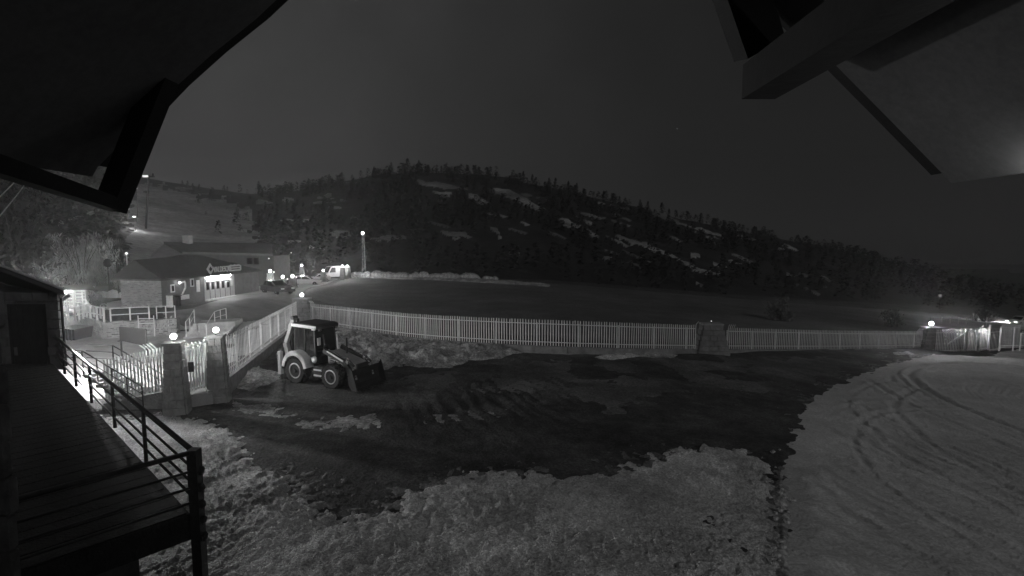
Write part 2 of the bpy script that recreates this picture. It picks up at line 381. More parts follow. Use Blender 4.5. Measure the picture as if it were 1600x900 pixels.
sheet('snow_patch', [(825, 713), (880, 708), (882, 712), (840, 717)], 1.6, 1.2, M['dsnow'], 0.03, 0.25, 0.3, 0.05, 118)
sheet('gravel_strip', [(330, 628), (420, 632), (520, 642), (620, 650), (720, 646), (790, 642), (790, 652), (700, 664), (600, 668), (480, 664), (380, 650)], 2.4, 1.4, M['dsnow'], 0.02, 0.8, 1.5, 0.07, 120, rscale=5, ragscale=4)
sheet('gravel_strip', [(600, 588), (700, 578), (820, 566), (900, 562), (1050, 558), (1230, 558), (1400, 555), (1330, 578), (1270, 600), (1180, 622), (1080, 600), (960, 640), (850, 618), (700, 612)], 3, 1.2, M['grit'], 0.015, 2.5, 3.2, 0.04, 121, rscale=3, ragscale=1.4)
sheet('gravel_strip', [(350, 612), (420, 606), (500, 618), (600, 620), (640, 606), (700, 622), (600, 640), (480, 636), (380, 632)], 3, 1.2, M['grit'], 0.015, 1.5, 2.2, 0.04, 123, rscale=3, ragscale=2)
# paving behind the gate, road, car park
sheet('plaza', [(60, 640), (255, 604), (282, 600), (335, 580), (400, 548), (462, 500), (455, 492), (400, 500), (345, 505), (300, 500), (272, 512), (200, 524), (120, 512), (70, 512), (-100, 560)], 3, 1.5, M['plaza'], 0.05, 0.4, 0.3, 0.05, 130)
sheet('road', [(255, 489), (300, 483), (345, 468), (372, 459), (420, 447), (470, 440), (520, 434), (527, 436), (500, 446), (470, 458), (468, 476), (462, 492), (400, 500), (345, 505), (285, 503), (262, 497)], 3, 0.7, M['road'], 0.08, 0.4, 0.3, 0.03, 133, lift=0.05)
sheet('car_park', [(500, 470), (470, 462), (540, 434), (640, 436), (800, 441), (1000, 454), (1190, 470), (1400, 485), (1600, 498), (1900, 510), (2200, 540), (1700, 545), (1440, 538), (1250, 537), (1080, 536), (900, 530), (700, 515)], 5, 0.8, M['asphalt'], 0.04, 0.6, 0.3, 0.02, 135, lift=0.02)
sheet('snow_strip', [(556, 431), (600, 432), (700, 435), (800, 441), (860, 446), (858, 449), (780, 444), (690, 439), (600, 436), (548, 434)], 3, 0.4, M['dsnow'], 0.3, 1.0, 1.5, 0.4, 137, lift=0.03)

# ------------------------------------------------------------------ hills
RU = [-1000, -500, 0, 120, 230, 300, 400, 450, 520, 600, 650, 700, 760, 850, 950, 1050, 1150, 1250, 1350, 1450, 1550, 1700, 2000, 2600]
RV = [120, 160, 215, 245, 276, 290, 304, 302, 284, 271, 270, 271, 272, 291, 313, 339, 361, 377, 399, 424, 444, 458, 470, 480]
FU = [-1000, 200, 420, 560, 800, 1000, 1190, 1450, 1600, 2600]
FY = [66, 70, 92, 104, 92, 94, 96, 112, 128, 150]
YR = 330.0
def slope_v(v):
    dz = (450 - v) / 800; return (-math.sin(PIT) + dz * math.cos(PIT)) / (math.cos(PIT) + dz * math.sin(PIT))
RS = [slope_v(v) for v in RV]
def HZ(x, y):
    x = np.asarray(x, float); y = np.asarray(y, float); u = 800 + 800 * x / y
    yf = np.interp(u, FU, FY); sr = np.interp(u, RU, RS)
    t = (y - yf) / (YR - yf); zr = CH + sr * YR; zf = T(x / y * yf, yf) - 0.5
    z = zf + (zr - zf) * np.clip(t, -0.2, 1) ** 1 * (0.86 + 0.14 * np.clip(t, 0, 1))
    z = z - np.clip(t - 1, 0, 9) ** 1.0 * 60
    amp = np.clip(t, 0, 1) * np.clip((1.02 - t) * 4, 0, 1)
    z = z + amp * (16 * (fbm(x * 0.018, y * 0.018, 151, 3) - 0.5) + 3.0 * (fbm(x * 0.09, y * 0.09, 155, 3) - 0.5))
    return z + np.clip(t, 0, 1) * 2.5 * (fbm(x * 0.05, y * 0.05, 157, 3) - 0.5)
us = np.arange(-1000, 2604, 6); tt = np.linspace(-0.02, 1.25, 150)
A = (us - 800) / 800.0; YF = np.interp(us, FU, FY)
YY = YF[None, :] + tt[:, None] * (YR - YF[None, :]); XX = A[None, :] * YY
gridmesh('hill', XX, YY, HZ(XX, YY), M['hill'])
def hillhit(u, v):
    s = slope_v(v); dz = (450 - v) / 800; a = ((u - 800) / 800) / (math.cos(PIT) + dz * math.sin(PIT))
    y = np.linspace(68, YR, 500); z = HZ(a * y, y); m = np.nonzero((z >= CH + s * y) & (y > np.interp(u, FU, FY)))[0]
    if len(m) == 0: return None
    return Vector((a * y[m[0]], y[m[0]], float(z[m[0]])))
def drape(name, poly, mater, seed, rag=6.0, step=(3, 1.4), off=0.5, ero=1.2):
    P = np.array(poly, float); uu = np.arange(P[:, 0].min() - 8, P[:, 0].max() + 8, step[0]); vv = np.arange(P[:, 1].min() - 5, P[:, 1].max() + 5, step[1])
    U, V = np.meshgrid(uu, vv); d = sdist(U, V, poly) + (fbm(U * 0.09, V * 0.22, seed, 4) - 0.5) * rag
    Xd = np.zeros_like(U); Yd = np.zeros_like(U); Zd = np.zeros_like(U); ok = np.zeros(U.shape, bool)
    for i in range(U.shape[0]):
        for j in range(U.shape[1]):
            if d[i, j] > -3:
                h = hillhit(U[i, j], V[i, j])
                if h is not None:
                    Xd[i, j], Yd[i, j], Zd[i, j] = h; ok[i, j] = True
    idx = np.arange(U.size).reshape(U.shape)
    q = np.stack([idx[:-1, :-1], idx[:-1, 1:], idx[1:, 1:], idx[1:, :-1]], -1).reshape(-1, 4)
    dd = (d > ero).ravel()[q].any(1) & ok.ravel()[q].all(1)
    yy = Yd.ravel()[q]; dd &= (yy.max(1) - yy.min(1)) < 25
    q = q[dd]
    if len(q) == 0: return
    Zd = HZ(Xd, np.maximum(Yd, 1)) + off * np.clip(d + 1, 0, 1)
    Vt = np.stack([Xd, Yd, Zd], -1).reshape(-1, 3)
    used = np.zeros(len(Vt), bool); used[q] = True; mp = np.cumsum(used) - 1
    a_, b_, c_ = Vt[q[0, 0]], Vt[q[0, 1]], Vt[q[0, 2]]
    q = mp[q]
    if np.cross(b_ - a_, c_ - a_)[2] < 0: q = q[:, ::-1]
    return npmesh(name, Vt[used], q, mater, None, True, 'structure')
STREAKS = [[(652, 284), (700, 288), (735, 297), (725, 300), (690, 297), (656, 290)], [(672, 300), (705, 302), (702, 310), (690, 307)],
    [(728, 305), (745, 303), (760, 318), (752, 323)], [(768, 295), (800, 298), (830, 315), (850, 326), (840, 330), (800, 312), (770, 303)],
    [(866, 340), (886, 345), (905, 354), (925, 362), (938, 372), (930, 374), (915, 365), (885, 353)],
    [(960, 367), (985, 376), (1010, 381), (1035, 394), (1085, 417), (1100, 427), (1075, 418), (1020, 394), (990, 384), (965, 372)],
    [(1000, 324), (1040, 336), (1070, 350), (1100, 358), (1128, 370), (1120, 372), (1080, 360), (1060, 352), (1020, 336)],
    [(940, 402), (955, 404), (952, 412), (944, 410)], [(985, 410), (1000, 418), (1002, 427), (992, 420)], [(1078, 396), (1098, 402), (1080, 408)],
    [(1200, 362), (1240, 360), (1285, 372), (1270, 380), (1215, 374)], [(1240, 420), (1262, 432), (1250, 432)], [(800, 392), (812, 398), (806, 404), (796, 400)],
    [(515, 365), (545, 362), (548, 372), (520, 374)], [(505, 308), (520, 300), (518, 308), (508, 313)], [(580, 375), (612, 368), (640, 374), (600, 380)],
    [(690, 363), (730, 366), (735, 372), (700, 372)], [(765, 356), (782, 362), (782, 374), (770, 364)],
    [(90, 350), (120, 340), (150, 332), (150, 336), (118, 346), (95, 356)], [(112, 325), (124, 318), (122, 326), (114, 330)], [(70, 375), (80, 362), (80, 372), (72, 380)],
    [(85, 398), (112, 390), (110, 394), (88, 401)], [(440, 310), (470, 306), (460, 312), (445, 316)], [(404, 312), (425, 318), (422, 322), (402, 318)]]
_r = random.Random(5)
for _ in range(60):
    u0 = _r.uniform(430, 1290); rv = float(np.interp(u0, RU, RV)); v0 = rv + _r.uniform(6, 95)
    if v0 > float(np.interp(u0, [430, 800, 1190, 1300], [405, 425, 450, 440])): continue
    l_ = _r.uniform(12, 60); sl_ = _r.uniform(-.1, .12) if u0 < 650 else _r.uniform(.15, .5); h_ = _r.uniform(.7, 1.8)
    STREAKS.append([(u0, v0), (u0 + l_ * .5, v0 + l_ * .5 * sl_ - h_), (u0 + l_, v0 + l_ * sl_), (u0 + l_ * .5, v0 + l_ * .5 * sl_ + h_)])
for i, p in enumerate(STREAKS): drape('snow_patch', p, M['hsnow'], 200 + i, rag=8 if i < 23 else 3.0, ero=1.2 if i < 23 else .35)
drape('ski_slope', [(206, 300), (225, 284), (262, 288), (300, 300), (345, 312), (395, 330), (405, 380), (400, 450), (190, 450), (196, 380)], M['hsnow'], 240, rag=52, step=(4, 2.0), off=0.35)

# ------------------------------------------------------------------ trees
def pine_arrays(h, seed, n=70, spread=0.2, tip=0.32):
    """needle crown as many small ragged faces set on whorls, and a trunk"""
    r = np.random.default_rng(seed); V = []; F = []
    for k in range(n):
        t = r.uniform(0, 1) ** 0.8; z = h * (0.14 + 0.86 * t); rad = h * spread * (1 - t) ** 0.75 * r.uniform(0.25, 1.15) + 0.05
        if r.uniform() < 0.25: rad *= 1.25
        an = r.uniform(0, 6.283); c = np.array([rad * math.cos(an), rad * math.sin(an), z - rad * 0.25])
        s = h * tip * 0.33 * r.uniform(0.5, 1.2); o = np.array([math.cos(an), math.sin(an), -0.35])
        sd_ = np.array([-math.sin(an), math.cos(an), r.uniform(-.4, .4)])
        b = len(V); V += [c - o * s * 0.9, c + sd_ * s * 0.7 + np.array([0, 0, s * .3]), c + o * s, c - sd_ * s * 0.7 + np.array([0, 0, -s * .2])]
        F += [(b, b + 1, b + 2), (b, b + 2, b + 3)]
    return np.array(V), np.array(F)
VAR = [pine_arrays(1.0, 300 + i, 46, (0.18, 0.24, 0.3, 0.2, 0.36, .26)[i % 6], 0.3) for i in range(12)]
def scatter(name, pts, mater, kind, label, cat):
    VV = []; FF = []; b = 0
    for (x, y, z, h, w) in pts:
        v, f = VAR[random.randrange(12)]; an = random.uniform(0, 6.28); c, s = math.cos(an), math.sin(an)
        q = np.stack([(v[:, 0] * c - v[:, 1] * s) * h * w + x, (v[:, 0] * s + v[:, 1] * c) * h * w + y, v[:, 2] * h + z - 0.3], -1)
        VV.append(q); FF.append(f + b); b += len(q)
    o = npmesh(name, np.concatenate(VV), np.concatenate(FF), mater, None, False, kind)
    return setp(o, label, cat)
pix_streak = [np.array(p, float) for p in STREAKS]
def in_streak(u, v):
    for p in pix_streak:
        if p[:, 0].min() - 2 < u < p[:, 0].max() + 2 and p[:, 1].min() - 3 < v - 2 < p[:, 1].max() + 6 and sdist(np.array([[u]]), np.array([[v - 2.0]]), p)[0, 0] > -4: return True
    return False
pts = []
def uv_of(x, y, z):
    c, s = math.cos(PIT), math.sin(PIT); dy = y; dzz = z - CH
    f_ = dy * c - dzz * s; up = dy * s + dzz * c; return 800 + 800 * x / f_, 450 - 800 * up / f_
tries = 0
while len(pts) < 4200 and tries < 24000:
    tries += 1
    u = random.uniform(-500, 1900); t = random.uniform(0.0, 0.97) ** 0.85
    yf = float(np.interp(u, FU, FY)); y = yf + t * (YR - yf); x = (u - 800) / 800 * y; z = float(HZ(x, y))
    pu, pv = uv_of(x, y, z)
    den = float(fbm(x * 0.03, y * 0.03, 401, 3))
    if den < 0.29: continue
    if 196 < pu < 405 and pv > 270:
        if not (pu > 330 and random.random() < 0.10): continue
    if pu > 0 and in_streak(pu, pv): continue
    if pu > 1150 and random.random() < 0.45: continue
    pts.append((x, y, z, random.uniform(3.0, 6.5) * (0.75 + 0.35 * (y / 330)), random.uniform(0.8, 1.3)))
scatter('forest', pts, M['needle'], 'stuff', 'dark pine forest covering the snowy hillside', None)
# single pines that stand out on the skyline
def single_pine(u, v, hpx, w, label, group, y=None):
    q = PY(u, v, YR - 6) if y is None else None
    x, yy = (q.x, q.y) if q else ((u - 800) / 800 * y, y)
    z = float(HZ(x, yy)); h = hpx / 800 * yy
    t = thing('pine_tree', label, 'tree', (x, yy, z - 0.4), random.uniform(0, 6), group)
    MB().tube([(0, 0, 0), (h * 0.01, 0, h * 0.5), (0, h * 0.01, h * 0.97)], [h * 0.035, h * 0.022, h * 0.006], 6).build('trunk', M['bark'], t, local=True)
    v_, f_ = pine_arrays(h, random.randrange(9999), 130, 0.2 * w, 0.24)
    npmesh('crown', v_, f_, M['needle'], t, False)
LP = 'dark pine silhouetted against the night sky on the hill ridge'
for u, v, hp, w in [(405, 305, 17, 1.4), (456, 302, 13, 1.3), (483, 297, 13, 1.3), (515, 287, 12, 1.0), (535, 283, 13, 1.5), (585, 275, 14, 1.3), (612, 272, 15, 1.4), (637, 271, 19, 1.5), (655, 271, 16, 1.4), (690, 271, 8, 1.2),
    (710, 272, 8, 1.0), (748, 272, 10, 1.3), (762, 274, 9, 1.3), (818, 286, 15, 1.0), (832, 289, 13, 1.1), (858, 296, 14, 1.0), (868, 297, 15, 1.3), (888, 301, 14, 1.0), (901, 304, 14, 1.0), (943, 313, 12, 1.0),
    (958, 316, 10, 1.2), (968, 318, 9, 1.2), (1000, 327, 10, 1.3), (1012, 330, 11, 1.3), (1034, 337, 16, 1.5), (1045, 339, 10, 1.3), (1095, 350, 9, 1.4), (1115, 355, 10, 1.4), (1130, 359, 8, 1.3)]:
    single_pine(u, v + 3, hp + 4, w, LP, 'pines along the hill ridge')
for u, v, hp, w in [(292, 290, 10, 1.0), (300, 292, 12, 1.2), (308, 300, 16, 1.5), (318, 296, 12, 1.0), (316, 318, 16, 1.6), (336, 314, 20, 1.5), (356, 298, 12, 1.2), (361, 291, 10, 1.0), (366, 310, 10, 1.6), (378, 360, 14, 1.8), (326, 334, 8, 1.5)]:
    h_ = hillhit(u, v + 3)
    single_pine(u, v, hp, w, 'sparse dark pine on the pale snow slope above the ticket building', 'pines scattered on the ski slope', y=(h_.y if h_ else 320))
def bushy(name, label, cat, u, vbase, y, wid, hgt, n, mater, seed, leaf=0.14, zb=None, group=None, twig=True):
    b = PY(u, vbase, y); zb = b.z if zb is None else zb
    t = thing(name, label, cat, (b.x, y, zb), 0, group); r = np.random.default_rng(seed)
    if twig:
        m_ = MB()
        for k in range(9):
            an = r.uniform(0, 6.28); l = r.uniform(0.25, 0.45) * wid
            m_.tube([(0, 0, -0.1), (l * .4 * math.cos(an), l * .4 * math.sin(an), hgt * .45), (l * math.cos(an), l * math.sin(an), hgt * r.uniform(.7, .95))], [0.07, 0.045, 0.012], 5)
        m_.build('trunk', M['bark'], t, local=True)
    pl_ = [(r.normal(0, .3) * wid, r.normal(0, .25) * wid, r.uniform(.55, 1.0)) for _ in range(int(7 + wid * 2))]
    cl = [(r.normal(0, .22) * wid, r.normal(0, .2) * wid, hgt * r.uniform(0.12, 0.9), r.uniform(.10, .22) * wid) for _ in range(26)]
    V = []; F = []
    for k in range(n):
        cx, cy, cz, cr = cl[r.integers(len(cl))]; taper = 1 - 0.45 * cz / hgt
        p = np.array([cx * taper, cy * taper, cz]) + r.normal(0, 0.5, 3) * cr
        if p[2] < 0: p[2] = abs(p[2]) * .3
        if mater is M['frost']:
            ax, ay, ah = pl_[r.integers(len(pl_))]; tz = r.uniform(.05, 1) ** .8; sp_ = (.10 + .13 * math.sin(math.pi * min(tz * 1.1, 1))) * wid
            p = np.array([ax * (.35 + .8 * tz) + r.normal(0, .5) * sp_, ay * (.35 + .8 * tz) + r.normal(0, .5) * sp_, hgt * ah * tz])
        d1 = r.normal(0, 1, 3) if mater is not M['frost'] else r.normal(0, .6, 3); d1[2] = abs(d1[2]) + (.5 if mater is not M['frost'] else 1.2); d1 /= np.linalg.norm(d1); d2 = r.normal(0, 1, 3); s = leaf * r.uniform(.5, 1.5)
        wd_ = .45 if mater is not M['frost'] else .2
        i = len(V); V += [p - d1 * s, p + d2 * s * wd_, p + d1 * s]; F.append((i, i + 1, i + 2))
    npmesh('crown', V, F, mater, t, False)
    return t

# ------------------------------------------------------------------ camera's own lodge: gable roof, braces, purlins, pier
lod = thing('ski_lodge', 'dark timber gable eaves overhanging the top corners of the view', 'building', (0, -1, 0))
def soff(pix, th, name):
    pr = [PY(u, v, 3.0) for u, v in pix]; m_ = MB()
    for p, q in zip(pr, pr[1:]):
        up = Vector((0, 0, th)); b = Vector((0, -6.5, 0))
        m_.hexa([p + b, q + b, q, p, p + b + up, q + b + up, q + up, p + up])
    return m_.build(name, M['soffit'], lod)
LV = [(800, -350), (600, -160), (400, 30), (330, 86), (270, 140), (205, 208), (152, 262), (144, 276)]
RVG = [(800, -350), (1040, -150), (1200, 2), (1297, 93), (1390, 187), (1487, 286)]
soff(LV, 0.14, 'roof'); soff(RVG, 0.14, 'roof')
def bargeboard(pix):
    m_ = MB(); pr = [PY(u, v, 3.0) for u, v in pix]
    for p, q in zip(pr, pr[1:]): m_.bar(p + Vector((0, .02, .08)), q + Vector((0, .02, .08)), 0.05, 0.22, up=(0, 1, 0))
    return m_.build('bargeboard', M['wood'], lod)
bargeboard(LV); bargeboard(RVG)
MB().bar(PY(262, 100, 2.95), PY(172, 326, 2.85), 0.11, 0.11, up=(0, 1, 0)).build('brace', M['wood'], lod)
MB().bar(PY(186, 322, 2.9), PY(-420, 120, 1.1), 0.06, 0.07).build('tie_beam', M['wood'], lod)
pe = PY(1186, 128, 3.15); MB().bar(pe, pe + Vector((0, -5.5, 0)), 0.2, 0.2).build('purlin', M['wood'], lod)
MB().bar(PY(1150, -30, 3.0), PY(1186, 78, 3.1), 0.24, 0.15, up=(0, 1, 0)).build('brace', M['wood'], lod)
# rear wall of the lodge behind the camera and its side pier at the left edge
wl = MB(); wl.box((0, -1.2, 4.0), (5.0, 0.3, 8.0)); wl.prism([(-2.5, -1.35, 8.0), (2.5, -1.35, 8.0), (0, -1.35, 10.2)], (0, 0.3, 0)); wl.build('wall', M['wall'], lod)
pr_ = MB()
for k in range(16):
    z0 = -0.2 + k * 0.42
    pr_.box((-5.80 + random.uniform(-.03, .03), 5.5 + random.uniform(-.02, .02), z0 + 0.205), (0.44 + random.uniform(-.05, .05), 0.16, 0.41), random.uniform(-.05, .05))
setp(pr_.build('stone_pier', M['lwall'], None, bevel=0.03), 'rough stone pier running up the left edge of the view', 'pier')
lampfix = thing('soffit_lamp', 'small bulkhead lamp under the right eave at the picture edge', 'lamp', tuple(PY(1672, 228, 2.4)))
q = PY(1672, 228, 2.4); MB().box((q.x, q.y, q.z + .02), (0.12, 0.2, 0.04)).build('housing', M['dkmetal'], lampfix)
MB().box((q.x, q.y, q.z - .03), (0.09, 0.16, 0.05)).build('diffuser', M['soff'], lampfix)

glow((q.x, q.y, q.z - .12), 9, .05)

# ------------------------------------------------------------------ raised walkway with railing, hut at its far end
D1 = Vector((-0.742, 0.670, 0)); D2 = Vector((-0.670, -0.742, 0)); C0 = PZ(297, 803, 2.35); ZD = 2.35
wk = thing('raised_walkway', 'dark raised terrace with steel edge in the lower left corner', 'walkway', (C0.x, C0.y, 0))
L1 = 16.0
p0, p1, p2, p3 = C0, C0 + D1 * L1, C0 + D1 * L1 + D2 * 6, C0 + D2 * 6
MB().hexa([p - Vector((0, 0, .42)) for p in (p0, p1, p2, p3)] + [p0, p1, p2, p3]).build('slab', M['deck'], wk)
w_ = MB(); i0 = D2 * 0.5 - D1 * -0.3
b = [C0 + D2 * .6 + D1 * .5, C0 + D1 * L1 + D2 * .4, C0 + D1 * L1 + D2 * 6, C0 + D2 * 6 + D1 * .5]
w_.hexa([Vector((p.x, p.y, -.3)) for p in b] + [Vector((p.x, p.y, ZD - .42)) for p in b]).build('support_wall', M['wall'], wk)
for k in range(40):    # deck boards, laid across
    s0 = k * L1 / 40; c = C0 + D1 * (s0 + .2) + D2 * 2.95 + Vector((0, 0, .014 + .004 * random.random()))
    MB().box((c.x, c.y, c.z), (5.8, 0.37, 0.026), math.atan2(D2.y, D2.x)).build('plank', M['deck'], wk)
rl = thing('walkway_railing', 'dark steel railing with four rails along the terrace edge', 'railing', (C0.x, C0.y, ZD))
ZR = ZD + 1.0; RC = PZ(303, 706, ZR)
def rail_run(a, bq, zs, rads):
    for z, r_ in zip(zs, rads):
        MB().tube([(a.x, a.y, z), ((a.x + bq.x) / 2, (a.y + bq.y) / 2, z), (bq.x, bq.y, z)], r_, 8).build('handrail' if r_ > .03 else 'rail', M['rail'], rl, True)
zs = (ZR, ZR - .30, ZR - .56, ZR - .80); rads = (.042, .022, .022, .022)
rail_run(RC, RC + D1 * 15.2, zs, rads); rail_run(RC, RC + D2 * 3.2, zs, rads)
for k, s0 in enumerate((0, 3.05, 5.8, 8.6, 11.0, 13.2)):
    c = RC + D1 * s0; MB().tube([(c.x, c.y, ZD - .05), (c.x, c.y, ZR)], .036, 8).build('post', M['rail'], rl, True)
c = RC + Vector((0, 0, 0)); pb = MB().box((c.x, c.y, 1.67), (0.15, 0.15, 3.45)); pb.build('corner_post', M['rail'], rl)
for k in range(5):
    z = 3.05 - k * .27; MB().sphere((c.x + .1, c.y - .01, z), 0.06, 8, 5, (.8, 1, 1.2), .15).build('bracket', M['dkmetal'], rl)
# second stair with railings down to the yard, beyond the walkway
st = thing('yard_stair', 'dark outdoor stair with rails between the terrace and the fence', 'stairs', tuple(G(200, 625)))
sa = PZ(118, 560, 2.2); sb = PZ(236, 612, 0.9); sa.z = 1.25; sb.z = 0.0
ta, tb = PZ(128, 548, 2.25), PZ(222, 604, 1.0)
for off in (0.0, 1.1):
    o_ = Vector((0.35, 1.0, 0)) * off
    a_, b_ = ta + o_, tb + o_
    for dz in (0, -.3, -.6):
        MB().tube([a_ + Vector((-1.4, .3, dz)), a_ + Vector((0, 0, dz)), b_ + Vector((0, 0, dz))], .025 if dz == 0 else .018, 6).build('rail', M['rail'], st)
    for k in range(5):
        p = a_.lerp(b_, k / 4); MB().tube([p - Vector((0, 0, 1.0)), p], .025, 6).build('post', M['rail'], st)
for k in range(8):
    p = (ta - Vector((0, 0, 1.0))).lerp(tb - Vector((0, 0, 1.0)), k / 7); MB().box((p.x + .2, p.y + .55, p.z - .05), (.5, 1.25, .12), math.atan2(tb.y - ta.y, tb.x - ta.x)).build('step', M['concrete'], st)

HB = 17.8; hx = -15.8
hut = thing('stone_hut', 'dark stone hut with a plank door and snow on its roof edge at far left', 'hut', (hx - 2, HB + 1.5, ZD))
MB().hexa([Vector(p) for z in (ZD - .2, ZD + 2.5) for p in ((hx - 6.4, HB, z), (hx, HB, z), (hx - 3.4, HB + 3.4, z), (hx - 8, HB + 3.4, z))]).build('wall', M['wall'], hut)
hs = MB()
for r_ in range(8):
    x = hx - 6.3
    while x < hx - .05:
        w = min(random.uniform(.3, .7), hx - x)
        z = ZD + r_ * .32
        if not (hx - 1.62 < x + w / 2 < hx - .42 and z < ZD + 2.1): hs.box((x + w / 2, HB - .03, z + .15), (w - .03, .1 + random.uniform(0, .05), .29))
        x += w
hs.build('stone_facing', M['wall'], hut, kind='stuff')
dr = MB()
dc = PY(44, 510, HB - .05).x
for k in range(5): MB().box((dc - .42 + k * .21, HB - .07, ZD + 1.02), (.195, .06, 2.04)).build('plank', M['wood'], hut)
df = MB().box((dc, HB - .06, ZD + 2.09), (1.24, .12, .1)); df.box((dc - .57, HB - .06, ZD + 1.02), (.1, .12, 2.04)); df.box((dc + .57, HB - .06, ZD + 1.02), (.1, .12, 2.04)); df.build('door_frame', M['wood'], hut)
e1, e2 = PY(101, 462, 17.3), PY(22, 432, 17.3); dd = (e2 - e1).normalized()
MB().prism([e1, e1 + Vector((0, 0, .16)), e1 + dd * 6 + Vector((0, 0, .16)), e1 + dd * 6], (-4.1, 4.2, -.75)).build('roof', M['roof'], hut)
MB().prism([e1 + dd * .05 + Vector((0, .05, .165)), e1 + dd * .05 + Vector((0, .05, .23)), e1 + dd * 6 + Vector((0, .05, .25)), e1 + dd * 6 + Vector((0, .05, .165))], (-4.0, 4.1, -.74)).build('snow_layer', M['snow2'], hut)
MB().tube([e1 + Vector((.04, .1, -.02)), e1 + Vector((-3.9, 4.0, -.75))], .06, 8).build('gutter', M['dkmetal'], hut)
c = PY(96, 470, 17.5); MB().tube([(c.x, c.y, e1.z - .1), (c.x, c.y, ZD)], .035, 6).build('downpipe', M['rail'], hut)

hl = thing('hut_flood_lamp', 'flood lamp on the back corner of the dark hut, lighting the paving', 'lamp', (-20.6, 22.2, 4.2))
MB().box((-20.6, 22.2, 4.2), (.3, .3, .2)).build('lamp_head', M['lampgate'], hl); MB().bar((-20.6, 22.2, 4.3), (-21.2, 21.3, 4.3), .08).build('bracket', M['dkmetal'], hl)
glow((-20.4, 22.6, 4.0), 3600, .15)
# two cables by the lodge
for k, (a_, b_) in enumerate((((0, 304), (48, 256)), ((0, 334), (50, 272)))):
    p, q_ = PY(a_[0], a_[1], 4.0), PY(b_[0], b_[1], 6.0); d = (p - q_)
    setp(MB().tube([q_ - d * .02, q_.lerp(p, .5) - Vector((0, 0, .02)), p + d * 1.2], .004, 5).build('cable', M['white2'], None), 'taut pale cable at the left edge, %s of the pair' % ('upper' if k == 0 else 'lower'), 'cable')

# ------------------------------------------------------------------ stone pillars with lamps
def pillar(name, label, x, y, zb, h, wt, wb, lamp='lampgate', lr=.14, dt=.5, db=.8, rz=0.0, group=None, cap=True, watts=2000):
    t = thing(name, label, 'pillar', (x, y, zb), rz, group)
    m_ = MB().box((0, 0, h / 2 - .15), (wb, db, h + .3), 0)
    n = len(m_.v); m_.v = [(vx * (1 if vz < h / 2 else wt / wb), vy * (1 if vz < h / 2 else dt / db), vz) for vx, vy, vz in m_.v]
    m_.build('core', M['mortar'], t, local=True)
    s_ = MB(); rows = max(3, int(h / .3))
    for r_ in range(rows):
        z0, z1 = h * r_ / rows, h * (r_ + 1) / rows; k = (r_ + .5) / rows; w = wb + (wt - wb) * k; d = db + (dt - db) * k
        nx = 2 + r_ % 2; xs = [-w / 2 + w * i / nx + (random.uniform(-.05, .05) if 0 < i < nx else 0) for i in range(nx + 1)]
        for x0, x1 in zip(xs, xs[1:]):
            for sg in (-1, 1): s_.box(((x0 + x1) / 2, sg * d / 2, (z0 + z1) / 2), (x1 - x0 - .02, .09 + random.uniform(0, .05), z1 - z0 - .02))
        for sg in (-1, 1): s_.box((sg * w / 2, 0, (z0 + z1) / 2), (.09 + random.uniform(0, .04), d - .1, z1 - z0 - .02))
    s_.build('stone_facing', M['stone'], t, local=True, kind='stuff')
    if cap: MB().box((0, 0, h + .05), (wt + .18, dt + .18, .1)).build('cap', M['concrete'], t, local=True, bevel=.015)
    if lamp:
        f = MB().lathe([(.05, h + .1), (.04, h + .16), (.07, h + .2)], n=8).build('lamp_base', M['dkmetal'], t, local=True)
        MB().sphere((0, 0, h + .2 + lr * .95), lr, 12, 8).build('lamp_globe', M[lamp], f, True, local=True)
        if watts: glow((x, y, zb + h + .2 + lr * .95), watts, lr * 1.04)
    return t
gl = PZ(278, 646, 0.0); pillar('gate_pillar', 'stone pillar with lit globe lamp left of the slatted foot gate', gl.x, gl.y, 0, 2.72, .48, .78, rz=.25, dt=.42, db=.6, lr=.12)
gr = PZ(343, 628, 0.0); pillar('gate_pillar', 'stone pillar with lit globe lamp right of the slatted foot gate', gr.x, gr.y, 0, 2.72, .46, .74, rz=.25, dt=.42, db=.6, lr=.12)
CP = PY(473, 500, 42.0); pillar('corner_pillar', 'stone pillar with bright lamp at the fence corner above the backhoe', CP.x, CP.y, 0, 2.0, 1.1, 2.3, lr=.16, db=1.4, dt=.8, watts=2600)
MP = PY(1110, 547, 34.2); pillar('fence_pillar', 'broad wedge shaped stone pillar splitting the long fence, small spark of light on top', MP.x, MP.y, MP.z - .3, 2.05, 1.2, 2.25, lamp='dim', lr=.03, watts=0, db=1.2, dt=.7)
RP = PY(1452, 549, 45.6); pillar('road_gate_pillar', 'wedge shaped stone pillar with bright lamp beside the road gate', RP.x, RP.y, RP.z - .2, 2.35, 1.15, 2.5, lr=.2, db=1.3, dt=.8, watts=8500)

